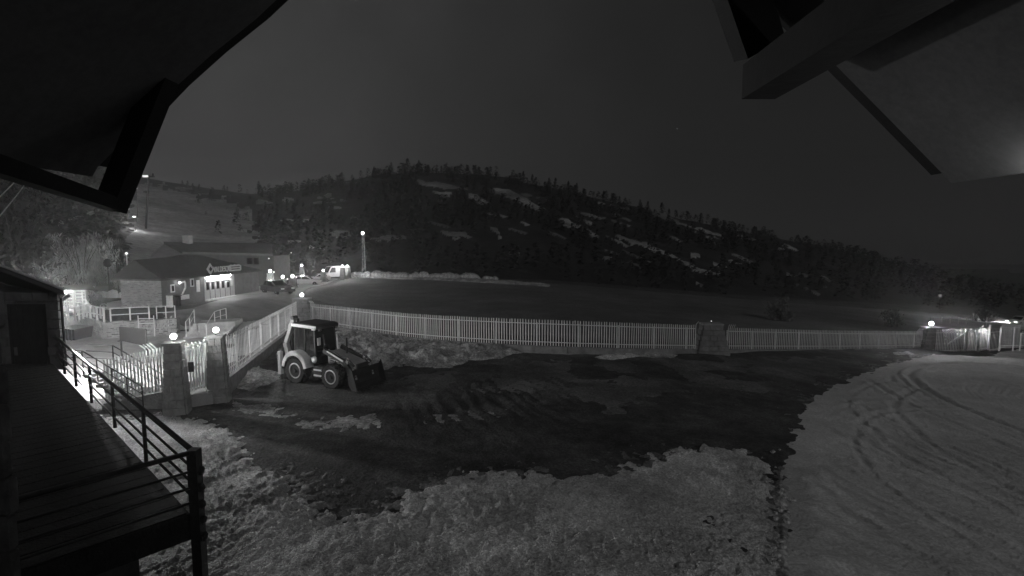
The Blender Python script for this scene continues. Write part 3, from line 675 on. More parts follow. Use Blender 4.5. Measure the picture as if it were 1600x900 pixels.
# ------------------------------------------------------------------ slatted fences
SL = {}
def slat_mesh(h, w=.062, t=.018):
    k = (round(h, 2), w, t)
    if k not in SL:
        m_ = MB().prism([(-w / 2, 0, 0), (w / 2, 0, 0), (w / 2, 0, h - .03), (0, 0, h), (-w / 2, 0, h - .03)], (0, t, 0)); me = m_.mesh('slat'); me.materials.append(M['white2']); SL[k] = me
    return SL[k]
SP = {}
def spike_mesh(curl):
    if curl not in SP:
        me = MB().tube([(0, 0, 0), (0, .0, .26), (.05 * curl, -.03, .38), (.16 * curl, -.08, .52)], .02, 6).mesh('spike'); me.materials.append(M['white']); SP[curl] = me
    return SP[curl]
def fence(label, pts, hs, pitch, postgap=2.6, w=.062, t=.012, bend=0.0, group='white slatted metal fence runs', base=.0, spikes=(), wall=True, cut=()):
    """pts: polyline of (x, y, z of slat foot)"""
    pts = [Vector(p) for p in pts]; thick = t
    t = thing('metal_fence', label, 'fence', tuple(pts[0]), 0, None)
    seg = [(q_ - p).length for p, q_ in zip(pts, pts[1:])]; tot = sum(seg)
    def at(s_):
        for i, l_ in enumerate(seg):
            if s_ <= l_ or i == len(seg) - 1:
                d = (pts[i + 1] - pts[i]); return pts[i] + d * (s_ / l_), math.atan2(d.y, d.x)
            s_ -= l_
    n = int(tot / pitch); root = MX[t.name].inverted(); me = slat_mesh(hs, w, thick)
    for k in range(n + 1):
        p, an = at(min(k * pitch + pitch * .3, tot))
        m4 = Matrix.Translation(p + Vector((0, 0, random.uniform(-.012, .012)))) @ Matrix.Rotation(an + random.uniform(-.08, .08), 4, 'Z') @ Matrix.Rotation(random.uniform(-.012, .012), 4, 'Y')
        inst('slat', me, t, root @ m4)
    for zz in (.22, hs - .26):
        m_ = MB()
        for i in range(len(pts) - 1):
            an = math.atan2((pts[i + 1] - pts[i]).y, (pts[i + 1] - pts[i]).x); o_ = Vector((-math.sin(an), math.cos(an), 0)) * .045
            m_.bar(pts[i] + o_ + Vector((0, 0, zz)), pts[i + 1] + o_ + Vector((0, 0, zz)), .05, .045)
        m_.build('rail', M['white2'], t)
    k = 0
    while k * postgap < tot:
        p, an = at(k * postgap + .08); o_ = Vector((-math.sin(an), math.cos(an), 0)) * .11
        MB().box((p.x + o_.x, p.y + o_.y, p.z + hs / 2 - .25), (.09, .07, hs + .1), an).build('post', M['white2'], t); k += 1
    for (s_, cnt, dirn, curl) in spikes:
        for i in range(cnt):
            p, an = at(max(0, min(tot, s_ + dirn * i * pitch)))
            inst('spike', spike_mesh(curl), t, root @ (Matrix.Translation(p + Vector((0, 0, hs - .3))) @ Matrix.Rotation(an, 4, 'Z')))
    return t
def fpt(u, vb, hpx, h=1.6):
    return PY(u, vb, h * 800 / hpx)
def ycurve(u): return float(np.interp(u, [480, 560, 620, 700, 800, 900, 1000, 1088], [41.5, 37.0, 34.6, 32.4, 31.0, 30.6, 31.6, 33.4]))
def vfoot(u): return float(np.interp(u, [480, 560, 620, 700, 800, 900, 1000, 1088], [504, 515, 524.5, 532, 538, 542, 544.5, 545]))
mainp = [PY(u, vfoot(u), ycurve(u)) for u in np.linspace(486, 1086, 13)]
f_main = fence('long pale slatted fence between the corner pillar and the wedge pillar, behind the backhoe', mainp, 1.6, .168, w=.055, spikes=((.1, 4, 1, -1.2), (33.0, 4, -1, 1)))
def yc2(u): return float(np.interp(u, [1134, 1250, 1350, 1442], [34.6, 38.2, 41.8, 45.4]))
def vf2(u): return float(np.interp(u, [1134, 1250, 1350, 1442], [545.5, 545.5, 545, 543]))
rp = [PY(u, vf2(u), yc2(u)) for u in (1136, 1200, 1260, 1320, 1380, 1440)]
fence('pale slatted fence between the wedge pillar and the road gate lamp', rp, 1.5, .19, w=.058, spikes=((.05, 4, 1, .15), (24.3, 4, -1, 1)))
g1 = PY(348, 590, 21.6); g2 = PY(464, 502, 41.0)
g1.z = .78; g2.z = .18
fence('brightly lit slatted fence climbing from the foot gate to the corner pillar', [g1, g1.lerp(g2, .5), g2], 1.75, .27, w=.05, t=.02, spikes=((-.02, 4, 1, 1.2),))
l1 = PY(262, 606, 20.0); l2 = PY(166, 640, 20.2); l1.z = .78; l2.z = .2
fence('slatted fence left of the foot gate, seen through the terrace railing', [l2, l1], 1.75, .145, spikes=((2.35, 4, -1, -1.2),))
# low plinth walls under the fences
def plinth(label, pts, h0, wmat='stone', thick=.35):
    t = thing('plinth_wall', label, 'wall', tuple(pts[0]))
    m_ = MB()
    for a_, b_ in zip(pts, pts[1:]):
        an = math.atan2((b_ - a_).y, (b_ - a_).x); nrm = Vector((-math.sin(an), math.cos(an), 0)) * thick / 2
        zb = Vector((0, 0, -h0)); o_ = Vector((0, 0, -.03))
        m_.hexa([a_ - nrm + zb, b_ - nrm + zb, b_ + nrm + zb, a_ + nrm + zb, a_ - nrm + o_, b_ - nrm + o_, b_ + nrm + o_, a_ + nrm + o_])
    m_.build('wall', M[wmat], t)
    return t
plinth('low stone wall under the brightly lit fence right of the foot gate', [g1, g1.lerp(g2, .5), g2], 1.2)
plinth('low stone wall under the fence left of the foot gate', [l2, l1], 1.0)
pl = plinth('low kerb wall under the long fence behind the backhoe', mainp, .8, 'rock', .3)
for k in range(16):   # squared footing stones in view below the fence
    u = 602 + k * 8.2; p = PY(u, vfoot(u) + 3.2, ycurve(u) - .25)
    m_ = MB().box((p.x, p.y, p.z - .02), (.27 + random.uniform(-.03, .03), .3, .26 + random.uniform(-.04, .04)), random.uniform(-.2, .2), .9); m_.build('stone', M['rock'], pl, bevel=.03)
plinth('low kerb wall under the fence towards the road gate', rp, .6, 'rock', .3)
# foot gate
fg = thing('foot_gate', 'narrow white slatted foot gate with lock plate between the lamp pillars', 'gate', (gl.x, gl.y, .6))
ga, gb = PY(290, 614, 20.1), PY(322, 608, 20.9); ga.z = .62; gb.z = .62
for k in range(8):
    p = ga.lerp(gb, k / 7); an = math.atan2((gb - ga).y, (gb - ga).x)
    inst('slat', slat_mesh(1.85), fg, MX[fg.name].inverted() @ Matrix.Translation(p) @ Matrix.Rotation(an, 4, 'Z'))
for zz in (.1, 1.72): MB().bar(ga + Vector((0, .05, zz)), gb + Vector((0, .05, zz)), .05).build('rail', M['white'], fg)
m_ = MB().bar(gb + Vector((.04, .03, -.1)), gb + Vector((.04, .03, 2.0)), .07); m_.build('post', M['white'], fg)
p = ga.lerp(gb, .35); MB().box((p.x, p.y - .06, p.z + 1.0), (.22, .06, .4), .5).build('lock_plate', M['dkmetal'], fg)
MB().box(((ga.x + gb.x) / 2, (ga.y + gb.y) / 2, .3), (1.1, .9, .5), .6).build('threshold', M['concrete'], fg)
pa, pb2 = Vector((gl.x + .1, gl.y, 2.55)), Vector((gr.x - .1, gr.y, 2.6))
MB().bar(pa, pb2, .08, .06).build('lintel', M['white'], fg)
for k in range(9):
    p = pa.lerp(pb2, (k + 1) / 10); inst('spike', spike_mesh(-.9), fg, MX[fg.name].inverted() @ Matrix.Translation(p - Vector((0, 0, .42))) @ Matrix.Rotation(.3, 4, 'Z'))

# road gate: braced sliding gate, side panels
rg = thing('road_gate', 'large slatted road gate with diagonal braces right of the lamp pillar', 'gate', tuple(PY(1465, 550, 46)))
qa, qb = PY(1462, 551, 44.5), PY(1524, 548, 45.5); hgt = 2.05
def panel(t, a_, b_, h, n, rails=True):
    an = math.atan2((b_ - a_).y, (b_ - a_).x)
    for k in range(n):
        inst('slat', slat_mesh(h), t, MX[t.name].inverted() @ Matrix.Translation(a_.lerp(b_, k / (n - 1))) @ Matrix.Rotation(an, 4, 'Z'))
    if rails:
        for zz in (.12, h - .3): MB().bar(a_ + Vector((0, .05, zz)), b_ + Vector((0, .05, zz)), .05).build('rail', M['white2'], t)
panel(rg, qa, qb, hgt, 26)
up = Vector((0, -.06, 0))
MB().bar(qa.lerp(qb, .15) + up + Vector((0, 0, hgt * .75)), qa.lerp(qb, .45) + up + Vector((0, 0, hgt * .45)), .06).build('brace', M['white2'], rg)
MB().bar(qa.lerp(qb, .27) + up + Vector((0, 0, hgt * .36)), qa.lerp(qb, .75) + up + Vector((0, 0, hgt * .88)), .09).build('brace', M['white'], rg)
for f_ in (.72, 1.0):
    p = qa.lerp(qb, f_); MB().box((p.x, p.y - .02, p.z + hgt / 2), (.1, .1, hgt)).build('post', M['white2'], rg)
sg_ = thing('side_gate', 'half open slatted side gate with post and box at the right of the road gate', 'gate', tuple(PY(1528, 549, 45)))
ra, rb = PY(1527, 549, 44.6), PY(1544, 546, 43.6); panel(sg_, ra, rb, 2.0, 9)
ra2, rb2 = PY(1546, 549, 43.5), PY(1563, 547, 44.5); panel(sg_, ra2, rb2, 1.95, 9)
MB().bar(ra + Vector((0, -.05, 0)), ra + Vector((.35, -.05, 2.35)), .14).build('post', M['stone2'], sg_)
p = rb; MB().box((p.x, p.y, p.z + 1.05), (.12, .12, 2.2)).build('post', M['white2'], sg_)
c = PY(1537, 516, 44.4); MB().box(tuple(c), (.35, .3, .5)).build('control_box', M['dkmetal'], sg_); MB().tube([c, c + Vector((0, 0, .5))], .03, 6).build('antenna', M['dkmetal'], sg_)
ra3 = PY(1563, 544, 45.5); rb3 = PY(1592, 543.5, 47); rb4 = PY(1700, 540, 52)
fence('tall brightly lit slatted fence at the far right beyond the side gate', [ra3, rb3], 2.15, .2)
fence('low slatted fence leaving the picture at the right edge', [rb3 + Vector((.2, 0, 0)), rb4], 1.6, .24)

# ------------------------------------------------------------------ plaza furniture and terrace wall
nb = thing('notice_board', 'dark blank notice board on two thin legs on the lit paving', 'notice board', tuple(G(205, 570)))
b1, b2 = G(189, 566), G(228, 566)
y0 = (b1.y + b2.y) / 2
tl, tr_, bl, br = PY(187, 512, y0 + .3), PY(227, 516, y0 - .3), PY(187, 532, y0 + .3), PY(227, 541, y0 - .3)
MB().prism([bl, br, tr_, tl], (0, .06, 0)).build('panel', M['board'], nb)
for (a_, b_) in ((tl, bl), (tr_, br)):
    MB().bar((a_.x, a_.y + .03, Tf(a_.x, a_.y)), (a_.x, a_.y + .03, a_.z + .05), .07).build('leg', M['dkmetal'], nb)
MB().bar(tl + Vector((0, .02, .03)), tr_ + Vector((0, .02, .03)), .08, .06).build('frame', M['dkmetal'], nb)
# curved stone retaining wall
top = [(122, 493), (140, 495), (163, 503), (200, 501), (240, 499), (274, 497)]; ZT = 1.2
tw = thing('retaining_wall', 'pale rubble stone retaining wall of the upper terrace', 'wall', tuple(PZ(165, 503, ZT)))
tp = [PZ(u, v, ZT) for u, v in top]; tp = [p - Vector((0, .0, 0)) for p in tp]
cm = MB()
for a_, b_ in zip(tp, tp[1:]):
    n_ = Vector((0, .5, 0)); dn = Vector((0, -.05, -1.6))
    cm.hexa([a_ + dn, b_ + dn, b_ + n_ + dn, a_ + n_ + dn, a_ + Vector((0, 0, -.02)), b_ + Vector((0, 0, -.02)), b_ + n_ + Vector((0, 0, -.02)), a_ + n_ + Vector((0, 0, -.02))])
cm.build('core', M['mortar'], tw)
sm = MB()
for a_, b_ in zip(tp, tp[1:]):
    d = b_ - a_; ln = d.length; an = math.atan2(d.y, d.x)
    for r_ in range(10):
        s0 = random.uniform(-.2, 0)
        while s0 < ln:
            w = random.uniform(.1, .3); p = a_ + d * min(max((s0 + w / 2) / ln, 0), 1)
            sm.box((p.x, p.y - .04, p.z - .1 - r_ * .145 + random.uniform(-.04, .04)), (w - .02, .12 + random.uniform(-.02, .1), .13 + random.uniform(-.04, .03)), an + random.uniform(-.15, .15)); s0 += w
sm.build('stone_facing', M['stone2'], tw, kind='stuff')
def railing(label, pts, h, n, rails=(1.0, .55), r=.03, slabs=False, mater='white', name='guard_railing'):
    t = thing(name, label, 'railing', tuple(pts[0]))
    for f_ in rails: MB().tube([p + Vector((0, 0, h * f_)) for p in pts], r, 6).build('rail', M[mater], t)
    for a_, b_ in zip(pts, pts[1:]):
        for k in range(n + 1):
            p = a_.lerp(b_, k / n); MB().box((p.x, p.y, p.z + h / 2), (r * 2.2, r * 2.2, h)).build('post', M[mater], t)
            if slabs and k < n: MB().prism([a_.lerp(b_, (k + .25) / n) + Vector((0, .05, .15)), a_.lerp(b_, (k + .55) / n) + Vector((0, .05, .15)), a_.lerp(b_, (k + .55) / n) + Vector((0, .05, h * .9)), a_.lerp(b_, (k + .25) / n) + Vector((0, .05, h * .9))], (0, .03, 0)).build('panel', M['white2'], t)
    return t
railing('white panel railing on the slanting left arm of the terrace wall', [tp[0], tp[2]], .95, 4, (1.0, .45), .045, True)
railing('white two rail guard on the terrace wall left of the ticket building', [tp[2] + Vector((.3, .2, 0)), tp[4] - Vector((.3, 0, 0))], .9, 2, (1.0, .5), .03)
railing('thin white guard rail ending at the terrace steps', [tp[4] + Vector((.1, .2, 0)), tp[5]], .9, 2, (1.0, .5), .022)
# wide steps and their handrails
ws = thing('terrace_steps', 'broad lit stone steps leading up from the foot gate', 'stairs', tuple(G(310, 530)))
for k in range(6):
    z1 = .18 * (k + 1); a_ = PZ(286 + k * 3, 527 - k * 4.2, z1); b_ = PZ(352 + k * 3, 520 - k * 3.6, z1)
    MB().hexa([a_ - Vector((0, 0, .35)), b_ - Vector((0, 0, .35)), b_ + Vector((-.3, 1.6, -.35)), a_ + Vector((-.3, 1.6, -.35)), a_, b_, b_ + Vector((-.3, 1.6, 0)), a_ + Vector((-.3, 1.6, 0))]).build('step', M['stone2'], ws)
def hrail(label, pix):
    ps = [PY(u, v, y) for u, v, y in pix]; t = thing('handrail', label, 'handrail', (ps[0].x, ps[0].y, ps[0].z - .9))
    MB().tube(ps, .028, 6).build('rail', M['white'], t)
    if len(ps) > 2: MB().tube([p - Vector((0, 0, .45)) for p in ps[1:]], .02, 6).build('rail', M['white'], t)
    for p in ps: MB().tube([p, p - Vector((0, 0, 1.0))], .026, 6).build('post', M['white'], t)
hrail('thin white handrail on the middle of the terrace steps', [(290, 503, 33.5), (296, 496, 35), (303, 484, 37.5)])
hrail('white handrail hoop on the right side of the terrace steps', [(322, 508, 32), (335, 487, 36), (344, 484, 37), (353, 482, 38)])
hrail('small thin handrail just right of the terrace wall end', [(263, 500, 36.5), (268, 494, 38)])
wp = thing('white_frame_stand', 'thin white metal frame standing in front of the terrace wall', 'frame', tuple(G(228, 520)))
fy = 35.6
for u in (215.5, 240): 
    a_ = PY(u, 493, fy); MB().tube([(a_.x, fy, Tf(a_.x, fy)), a_], .03, 6).build('post', M['white'], wp)
for v in (498, 505.5): MB().tube([PY(215.5, v, fy), PY(240, v - .5, fy)], .03, 6).build('rail', M['white'], wp)

# ------------------------------------------------------------------ ticket building
ZB = 1.1
A0 = Vector((-29.9, 43.5, ZB)); ux = Vector((.1, 1, 0)).normalized(); uy = Vector((-1, .1, 0)).normalized()
tb_ = thing('ticket_building', 'long low ticket building with stone gable end and dark hipped roof', 'building', tuple(A0))
WB, LB, HB2 = 3.7, 14.0, 2.45
def bp(s_, w, z): return A0 + ux * s_ + uy * w + Vector((0, 0, z))
MB().hexa([bp(0, 0, -.4), bp(LB, 0, -.4), bp(LB, 8, -.4), bp(0, WB, -.4), bp(0, 0, HB2), bp(LB, 0, HB2), bp(LB, 8, HB2), bp(0, WB, HB2)]).build('wall', M['bwall'], tb_)
sm = MB()
for r_ in range(16):
    s0 = 0.0
    while s0 < WB - .05:
        w = min(random.uniform(.12, .36), WB - s0); p = bp(-.04, s0 + w / 2, r_ * .155 + .08 + random.uniform(-.03, .03)); an = math.atan2(uy.y, uy.x)
        sm.box(tuple(p), (w - .02, .16 + random.uniform(-.03, .05), .14 + random.uniform(-.03, .02)), an); s0 += w
sm.build('stone_facing', M['stone2'], tb_, kind='stuff')
ridge0, ridge1 = PY(209, 408.5, 46.0), PY(297, 400, 59.0)
ea, eb, ec, ed = bp(-.6, -.5, HB2 - .1), bp(LB, -.5, HB2 - .1), bp(LB, 8.4, HB2 - .1), bp(-.6, WB + .4, HB2 - .1)
ridge0 = PY(209, 408.5, 45.4); ridge1 = PY(312, 400, 56.0)
rf = MB()
th = Vector((0, 0, .14))
rf.add([ea, eb, ec, ed, ridge0, ridge1, ea + th, eb + th, ec + th, ed + th, ridge0 + th, ridge1 + th], [(0, 3, 2, 1), (6, 7, 11, 10), (7, 8, 11), (8, 9, 10, 11), (9, 6, 10), (0, 1, 7, 6), (1, 2, 8, 7), (2, 3, 9, 8), (3, 0, 6, 9)])
rf.build('roof', M['roof'], tb_)
def wallrect(name, s0, s1, z0, z1, mater, out=.04, parent=None, d=.05):
    m_ = MB().hexa([bp(s0, -out, z0), bp(s1, -out, z0), bp(s1, -out + d, z0), bp(s0, -out + d, z0), bp(s0, -out, z1), bp(s1, -out, z1), bp(s1, -out + d, z1), bp(s0, -out + d, z1)])
    return m_.build(name, M[mater], parent or tb_)
def s_of(u):   # distance along the long wall that projects to column u
    k = (u - 800) / 800; a_ = A0; return (k * a_.y - a_.x) / (ux.x - k * ux.y)
def win(u0, u1, z0, z1):
    w = wallrect('window', s_of(u0), s_of(u1), z0, z1, 'white2', .05); wallrect('pane', s_of(u0) + .12, s_of(u1) - .12, z0 + .1, z1 - .1, 'glass', .07, w, .04); return w
win(264, 270.5, 1.2, 1.9); win(295.5, 301, 1.5, 2.25)
wallrect('poster', s_of(305), s_of(310), .95, 2.05, 'white2')
# hatch wall with five ticket windows, pale
wallrect('hatch_wall', s_of(317), s_of(364), .05, 2.4, 'pale', .07)
for k in range(5):
    u = 319.5 + k * 8.0; w = wallrect('window', s_of(u), s_of(u + 4.2), 1.0, 1.75, 'dkmetal', .10); wallrect('pane', s_of(u + .5), s_of(u + 3.7), 1.08, 1.68, 'glass', .12, w, .03)
    wallrect('panel', s_of(u + 5), s_of(u + 5.6), .1, 1.7, 'bwall', .10)
wallrect('poster', s_of(357), s_of(361), 1.15, 1.85, 'white', .10)
sgn = thing('ticket_sign', 'white lit sign band with row of dark characters over the ticket windows', 'sign', tuple(bp(s_of(320), -.1, 1.8)))
def brect(s0, s1, z0, z1, out, d): return MB().hexa([bp(s0, -out, z0), bp(s1, -out, z0), bp(s1, -out + d, z0), bp(s0, -out + d, z0), bp(s0, -out, z1), bp(s1, -out, z1), bp(s1, -out + d, z1), bp(s0, -out + d, z1)])
brect(s_of(319), s_of(355), 1.82, 2.2, .16, .08).build('board', M['white'], sgn)
for k in range(9):
    u = 323 + k * 3.3; brect(s_of(u), s_of(u + 1.7), 1.93, 2.05 + random.uniform(0, .05), .175, .02).build('character', M['dkmetal'], sgn)
brect(s_of(319), s_of(354), 2.26, 2.32, .42, .06).build('light_tube', M['tube'], sgn)
brect(s_of(318), s_of(355), 2.33, 2.38, .5, .5).build('hood', M['dkmetal'], sgn)
brect(s_of(316), s_of(362), -.05, .14, .45, .35).build('step', M['white2'], tb_)
# sign on the roof edge: diamond emblem, letters, badge
rs = thing('roof_sign', 'roof edge sign with diamond emblem, spaced letters and rounded badge', 'sign', tuple(bp(s_of(318), -.6, 2.6)))
def face(s_, z, ds, dz): return bp(s_ + ds, -.72, z + dz)
sc = s_of(317.5); zc = 3.05
MB().prism([face(sc, zc, 0, -.55), face(sc, zc, .5, 0), face(sc, zc, 0, .55), face(sc, zc, -.5, 0)], uy * .06).build('emblem', M['litter'], rs)
MB().prism([face(sc, zc, 0, -.24) - uy * .03, face(sc, zc, .22, 0) - uy * .03, face(sc, zc, 0, .24) - uy * .03, face(sc, zc, -.22, 0) - uy * .03], uy * .02).build('emblem_core', M['board'], rs)
tx = bpy.data.curves.new('letters', 'FONT'); tx.body = 'VALDESQUI'; tx.size = 1.0; tx.extrude = .03
to = bpy.data.objects.new('letters', tx); COL.objects.link(to); dg = bpy.context.evaluated_depsgraph_get(); dg.update()
tme = bpy.data.meshes.new_from_object(to.evaluated_get(dg)); bpy.data.objects.remove(to)
wd = max(v.co.x for v in tme.vertices); sL0, sL1 = s_of(322), s_of(350)
m4 = Matrix(((ux.x, 0, -uy.x, 0), (ux.y, 0, -uy.y, 0), (0, 1, 0, 0), (0, 0, 0, 1)))
Lm = Matrix.Translation(bp(sL0, -.75, 2.72)) @ m4 @ Matrix.Diagonal(((sL1 - sL0) / wd, .78, 1, 1))
tme.transform(MX[rs.name].inverted() @ Lm); tme.materials.append(M['litter'])
lo = bpy.data.objects.new('letters', tme); COL.objects.link(lo); lo.parent = rs
sc = s_of(357); 
MB().prism([face(sc, 3.0, ds, dz) for ds, dz in ((-1.0, -.24), (-.8, -.34), (.8, -.34), (1.0, -.24), (1.0, .2), (.65, .34), (.25, .29), (0, .34), (-.3, .29), (-.65, .34), (-1.0, .2))], uy * .06).build('badge', M['litter'], rs)
for zz in (-.12, .1): MB().prism([face(sc, 3.0 + zz, ds, dz) - uy * .03 for ds, dz in ((-.7, -.04), (.7, -.04), (.7, .04), (-.7, .04))], uy * .02).build('badge_line', M['board'], rs)
bprop = brect(s_of(313), s_of(362), 2.52, 2.6, .7, .06); bprop.build('support_rail', M['dkmetal'], rs)
wlamp = thing('wall_lamp', 'small bright wall lamp between the ticket building windows', 'lamp', tuple(bp(s_of(275.5), -.2, 2.0)))
p = bp(s_of(275.5), -.22, 2.0); glow(p, 60, .11); MB().sphere(p, .1, 8, 6).build('bulb', M['spot'], wlamp, True); MB().bar(p + uy * .02 + Vector((0, 0, .1)), bp(s_of(275.5), .0, 2.12), .05).build('bracket', M['dkmetal'], wlamp)
num = thing('wall_symbol', 'pale arrow like figure on the wall of the ticket building', 'sign', tuple(bp(s_of(283), -.08, .7)))
for (u0, z0, u1, z1) in ((281, 2.0, 287, 2.05), (287, 2.0, 287, 1.5), (287, 1.5, 281.5, .95), (280.5, .95, 280.5, .9)):
    MB().bar(bp(s_of(u0), -.06, z0), bp(s_of(u1), -.06, z1), .04, .16).build('stroke', M['white2'], num)
brect(s_of(276.5), s_of(292), .45, .85, .08, .05).build('plate', M['white2'], num)
for k, (u0, u1, zh) in enumerate(((251, 254, 1.05), (258, 262, .8), (264, 267, .9))):
    s0, s1 = s_of(u0), s_of(u1); o_ = thing('litter_bin', ('white upright bin at the stone corner of the ticket building', 'dark squat bin by the ticket building wall', 'grey bin third along the ticket building wall')[k], 'bin', tuple(bp(s0, -.5, 0)))
    brect(s0, s1, 0, zh, .8, .5).build('body', M[('white2', 'dkmetal', 'board')[k]], o_, bevel=.03); brect(s0 - .03, s1 + .03, zh, zh + .06, .83, .56).build('lid', M['dkmetal'], o_)
# larger building behind
lg = thing('large_lodge', 'big lodge with hipped slate roof behind the ticket building', 'building', tuple(PY(258, 440, 66)))
def q(u, v, y): return PY(u, v, y)
w0, w1, w2 = q(230, 407, 63), q(285, 397, 66), q(425, 400, 76)
e_ = MB(); wz = -.2
for a_, b_ in ((w0, w1), (w1, w2)): e_.hexa([Vector((a_.x, a_.y + .5, wz)), Vector((b_.x, b_.y + .5, wz)), Vector((b_.x, b_.y + 6, wz)), Vector((a_.x, a_.y + 6, wz)), a_ + Vector((0, .5, 0)), b_ + Vector((0, .5, 0)), b_ + Vector((0, 6, 0)), a_ + Vector((0, 6, 0))])
e_.build('wall', M['roof'], lg)
r1, r2 = q(256, 381, 70), q(425, 383, 84)
MB().add([w0, w1, r1, q(240, 392, 76)], [(0, 1, 2), (0, 2, 3)]).build('hip_face', M['roof3'], lg)
rm = MB(); rm.prism([w1, w2, r2, r1], (0, 0, .3)); rm.build('roof', M['roof2'], lg)
bk = MB().add([r1, r2, r2 + Vector((-6, 12, -5)), r1 + Vector((-8, 12, -5))], [(0, 1, 2, 3)]); bk.build('roof', M['roof2'], lg)
cb = q(293, 376, 72); MB().box((cb.x, cb.y, cb.z), (.9, .9, 1.4)).build('chimney', M['pale'], lg)
for u in (384, 390, 400): 
    p = q(u, 408, 73.2 - (400 - u) * .0); MB().box((p.x, p.y + .1, p.z), (.5, .3, .9)).build('window', M['glass'], lg)

# ------------------------------------------------------------------ kiosk, lit trees and clutter at the far left
kb = PZ(118, 487, 1.1)
ki = thing('play_kiosk', 'small bright kiosk with dark roof and many lit window bays', 'kiosk', (kb.x, kb.y, 1.1))
ky = kb.y
def kq(u, v, dy=0): return PY(u, v, ky + dy)
a_, b_ = kq(92, 486), kq(134, 486)
MB().hexa([Vector((a_.x, ky + .2, .9)), Vector((b_.x, ky + .2, .9)), Vector((b_.x - 1.6, ky + 3, .9)), Vector((a_.x - 2, ky + 3, .9)), Vector((a_.x, ky + .2, kq(0, 452).z)), Vector((b_.x, ky + .2, kq(0, 452).z)), Vector((b_.x - 1.6, ky + 3, kq(0, 452).z)), Vector((a_.x - 2, ky + 3, kq(0, 452).z))]).build('wall', M['white2'], ki)
for k, (u0, u1, v0, v1) in enumerate(((93, 97, 456, 478), (101, 105.5, 458, 479), (108, 111, 458, 480), (117, 126, 456, 478), (127, 131, 456, 476))):
    p0_, p1_ = kq(u0, v1), kq(u1, v0); w = MB().box(((p0_.x + p1_.x) / 2, ky + .14, (p0_.z + p1_.z) / 2), (p1_.x - p0_.x + .1, .1, p1_.z - p0_.z + .1)).build('window', M['white'], ki)
    MB().box(((p0_.x + p1_.x) / 2, ky + .08, (p0_.z + p1_.z) / 2), (p1_.x - p0_.x, .06, p1_.z - p0_.z)).build('pane', M['litwin'], w)
    for j in range(4):
        z = p0_.z + (p1_.z - p0_.z) * (j + .5) / 4; MB().box(((p0_.x + p1_.x) / 2, ky + .03, z), (p1_.x - p0_.x, .04, .05)).build('glazing_bar', M['white'], w)
f0, f1, g0, g1_ = kq(88, 453, -.4), kq(137, 453, -.4), kq(97, 447.5, 1.5), kq(141, 446, 1.5)
MB().prism([f0, f1, g1_, g0], (0, 0, .1)).build('roof', M['roof'], ki); MB().prism([f1, kq(153, 455, 1.2), g1_], (0, 0, .1)).build('roof', M['roof'], ki)
kl = thing('kiosk_lamp', 'bright lamp on the corner of the little kiosk beside the dark hut', 'lamp', tuple(kq(100, 462, -2)))
p = kq(103, 456, -2.2); glow(p, 350, .13); MB().sphere(p, .12, 10, 8).build('bulb', M['lampgate'], kl, True); MB().tube([p - Vector((0, 0, .1)), Vector((p.x, p.y, 1.0))], .05, 6).build('post', M['white2'], kl)
# lattice of white rails in front of the kiosk
rr = [PZ(88, 506, .6), PZ(118, 502, 1.0), PZ(136, 496, 1.2)]
railing('white lattice railing in front of the bright kiosk', rr, 1.0, 3, (1.0, .7, .4), .035)
lc = thing('climbing_frame', 'white climbing frame of ladders and rungs right of the kiosk windows', 'climbing frame', tuple(PZ(128, 497, 1.1)))
cy = 40.6
for u in (113.5, 117, 128, 133): a_ = PY(u, 455, cy); MB().tube([(a_.x, cy, .9), a_], .045, 6).build('post', M['white'], lc)
for k in range(8):
    v = 460 + k * 4.6; MB().tube([PY(117, v, cy), PY(128 if k < 3 else 133, v, cy)], .035, 6).build('rung', M['white'], lc)
MB().bar(PY(133, 468, cy), PY(141, 477, cy), .09).build('slide', M['white'], lc)
skip = thing('skip_container', 'dark steel container standing before the terrace wall beside the hut', 'container', tuple(G(104, 514)))
c0 = PY(91, 510, 34.5); c1_ = PY(121, 512, 34.5); MB().hexa([Vector((c0.x, 34.6, 0)), Vector((c1_.x, 34.2, 0)), Vector((c1_.x, 35.6, 0)), Vector((c0.x, 36, 0)), Vector((c0.x - .1, 34.5, .85)), Vector((c1_.x + .1, 34.1, .8)), Vector((c1_.x + .1, 35.7, .8)), Vector((c0.x - .1, 36, .85))]).build('body', M['dkmetal'], skip)
for k in range(4): p = Vector((c0.x, 34.45, .4)).lerp(Vector((c1_.x, 34.1, .4)), (k + .5) / 4); MB().box((p.x, p.y, .42), (.08, .06, .75)).build('rib', M['dkmetal'], skip)
pp = thing('white_post', 'thin white post rising from the paving beside the dark hut', 'post', tuple(G(100, 520)))
a_ = G(101, 522); MB().tube([a_, Vector((a_.x, a_.y, PY(0, 458, a_.y).z))], .05, 8).build('pole', M['white'], pp); MB().box((a_.x, a_.y, a_.z + .03), (.25, .25, .06)).build('base', M['concrete'], pp)
for k, (u, v, s_) in enumerate(((155, 470, .5), (163, 467, .55), (168, 466, .3), (177.5, 465, .7), (186, 464, .35), (192, 463, .5))):
    p = PY(u, v + 3, 52); p.z = max(p.z, 1.1)
    b = MB().sphere((p.x, p.y, p.z), s_, 10, 6, (1, .8, 1.1), .08).build('white_sack', M['white2'], None, True)
    setp(b, 'full white sack behind the kiosk, ' + ('first from the bush', 'second from the bush', 'the smallest in mid row', 'the largest of the row', 'low one near the stone gable', 'last one touching the stone gable')[k], 'sack', 'white sacks lined up left of the ticket building')
sheet('snow_patch', None, 2, 1, M['snow2'], .12, .5, .6, .1, 160, poly=[tuple(PZ(u, v, 1.1).xy) for u, v in ((152, 476), (190, 470), (196, 478), (172, 483), (152, 482))], lift=.02)
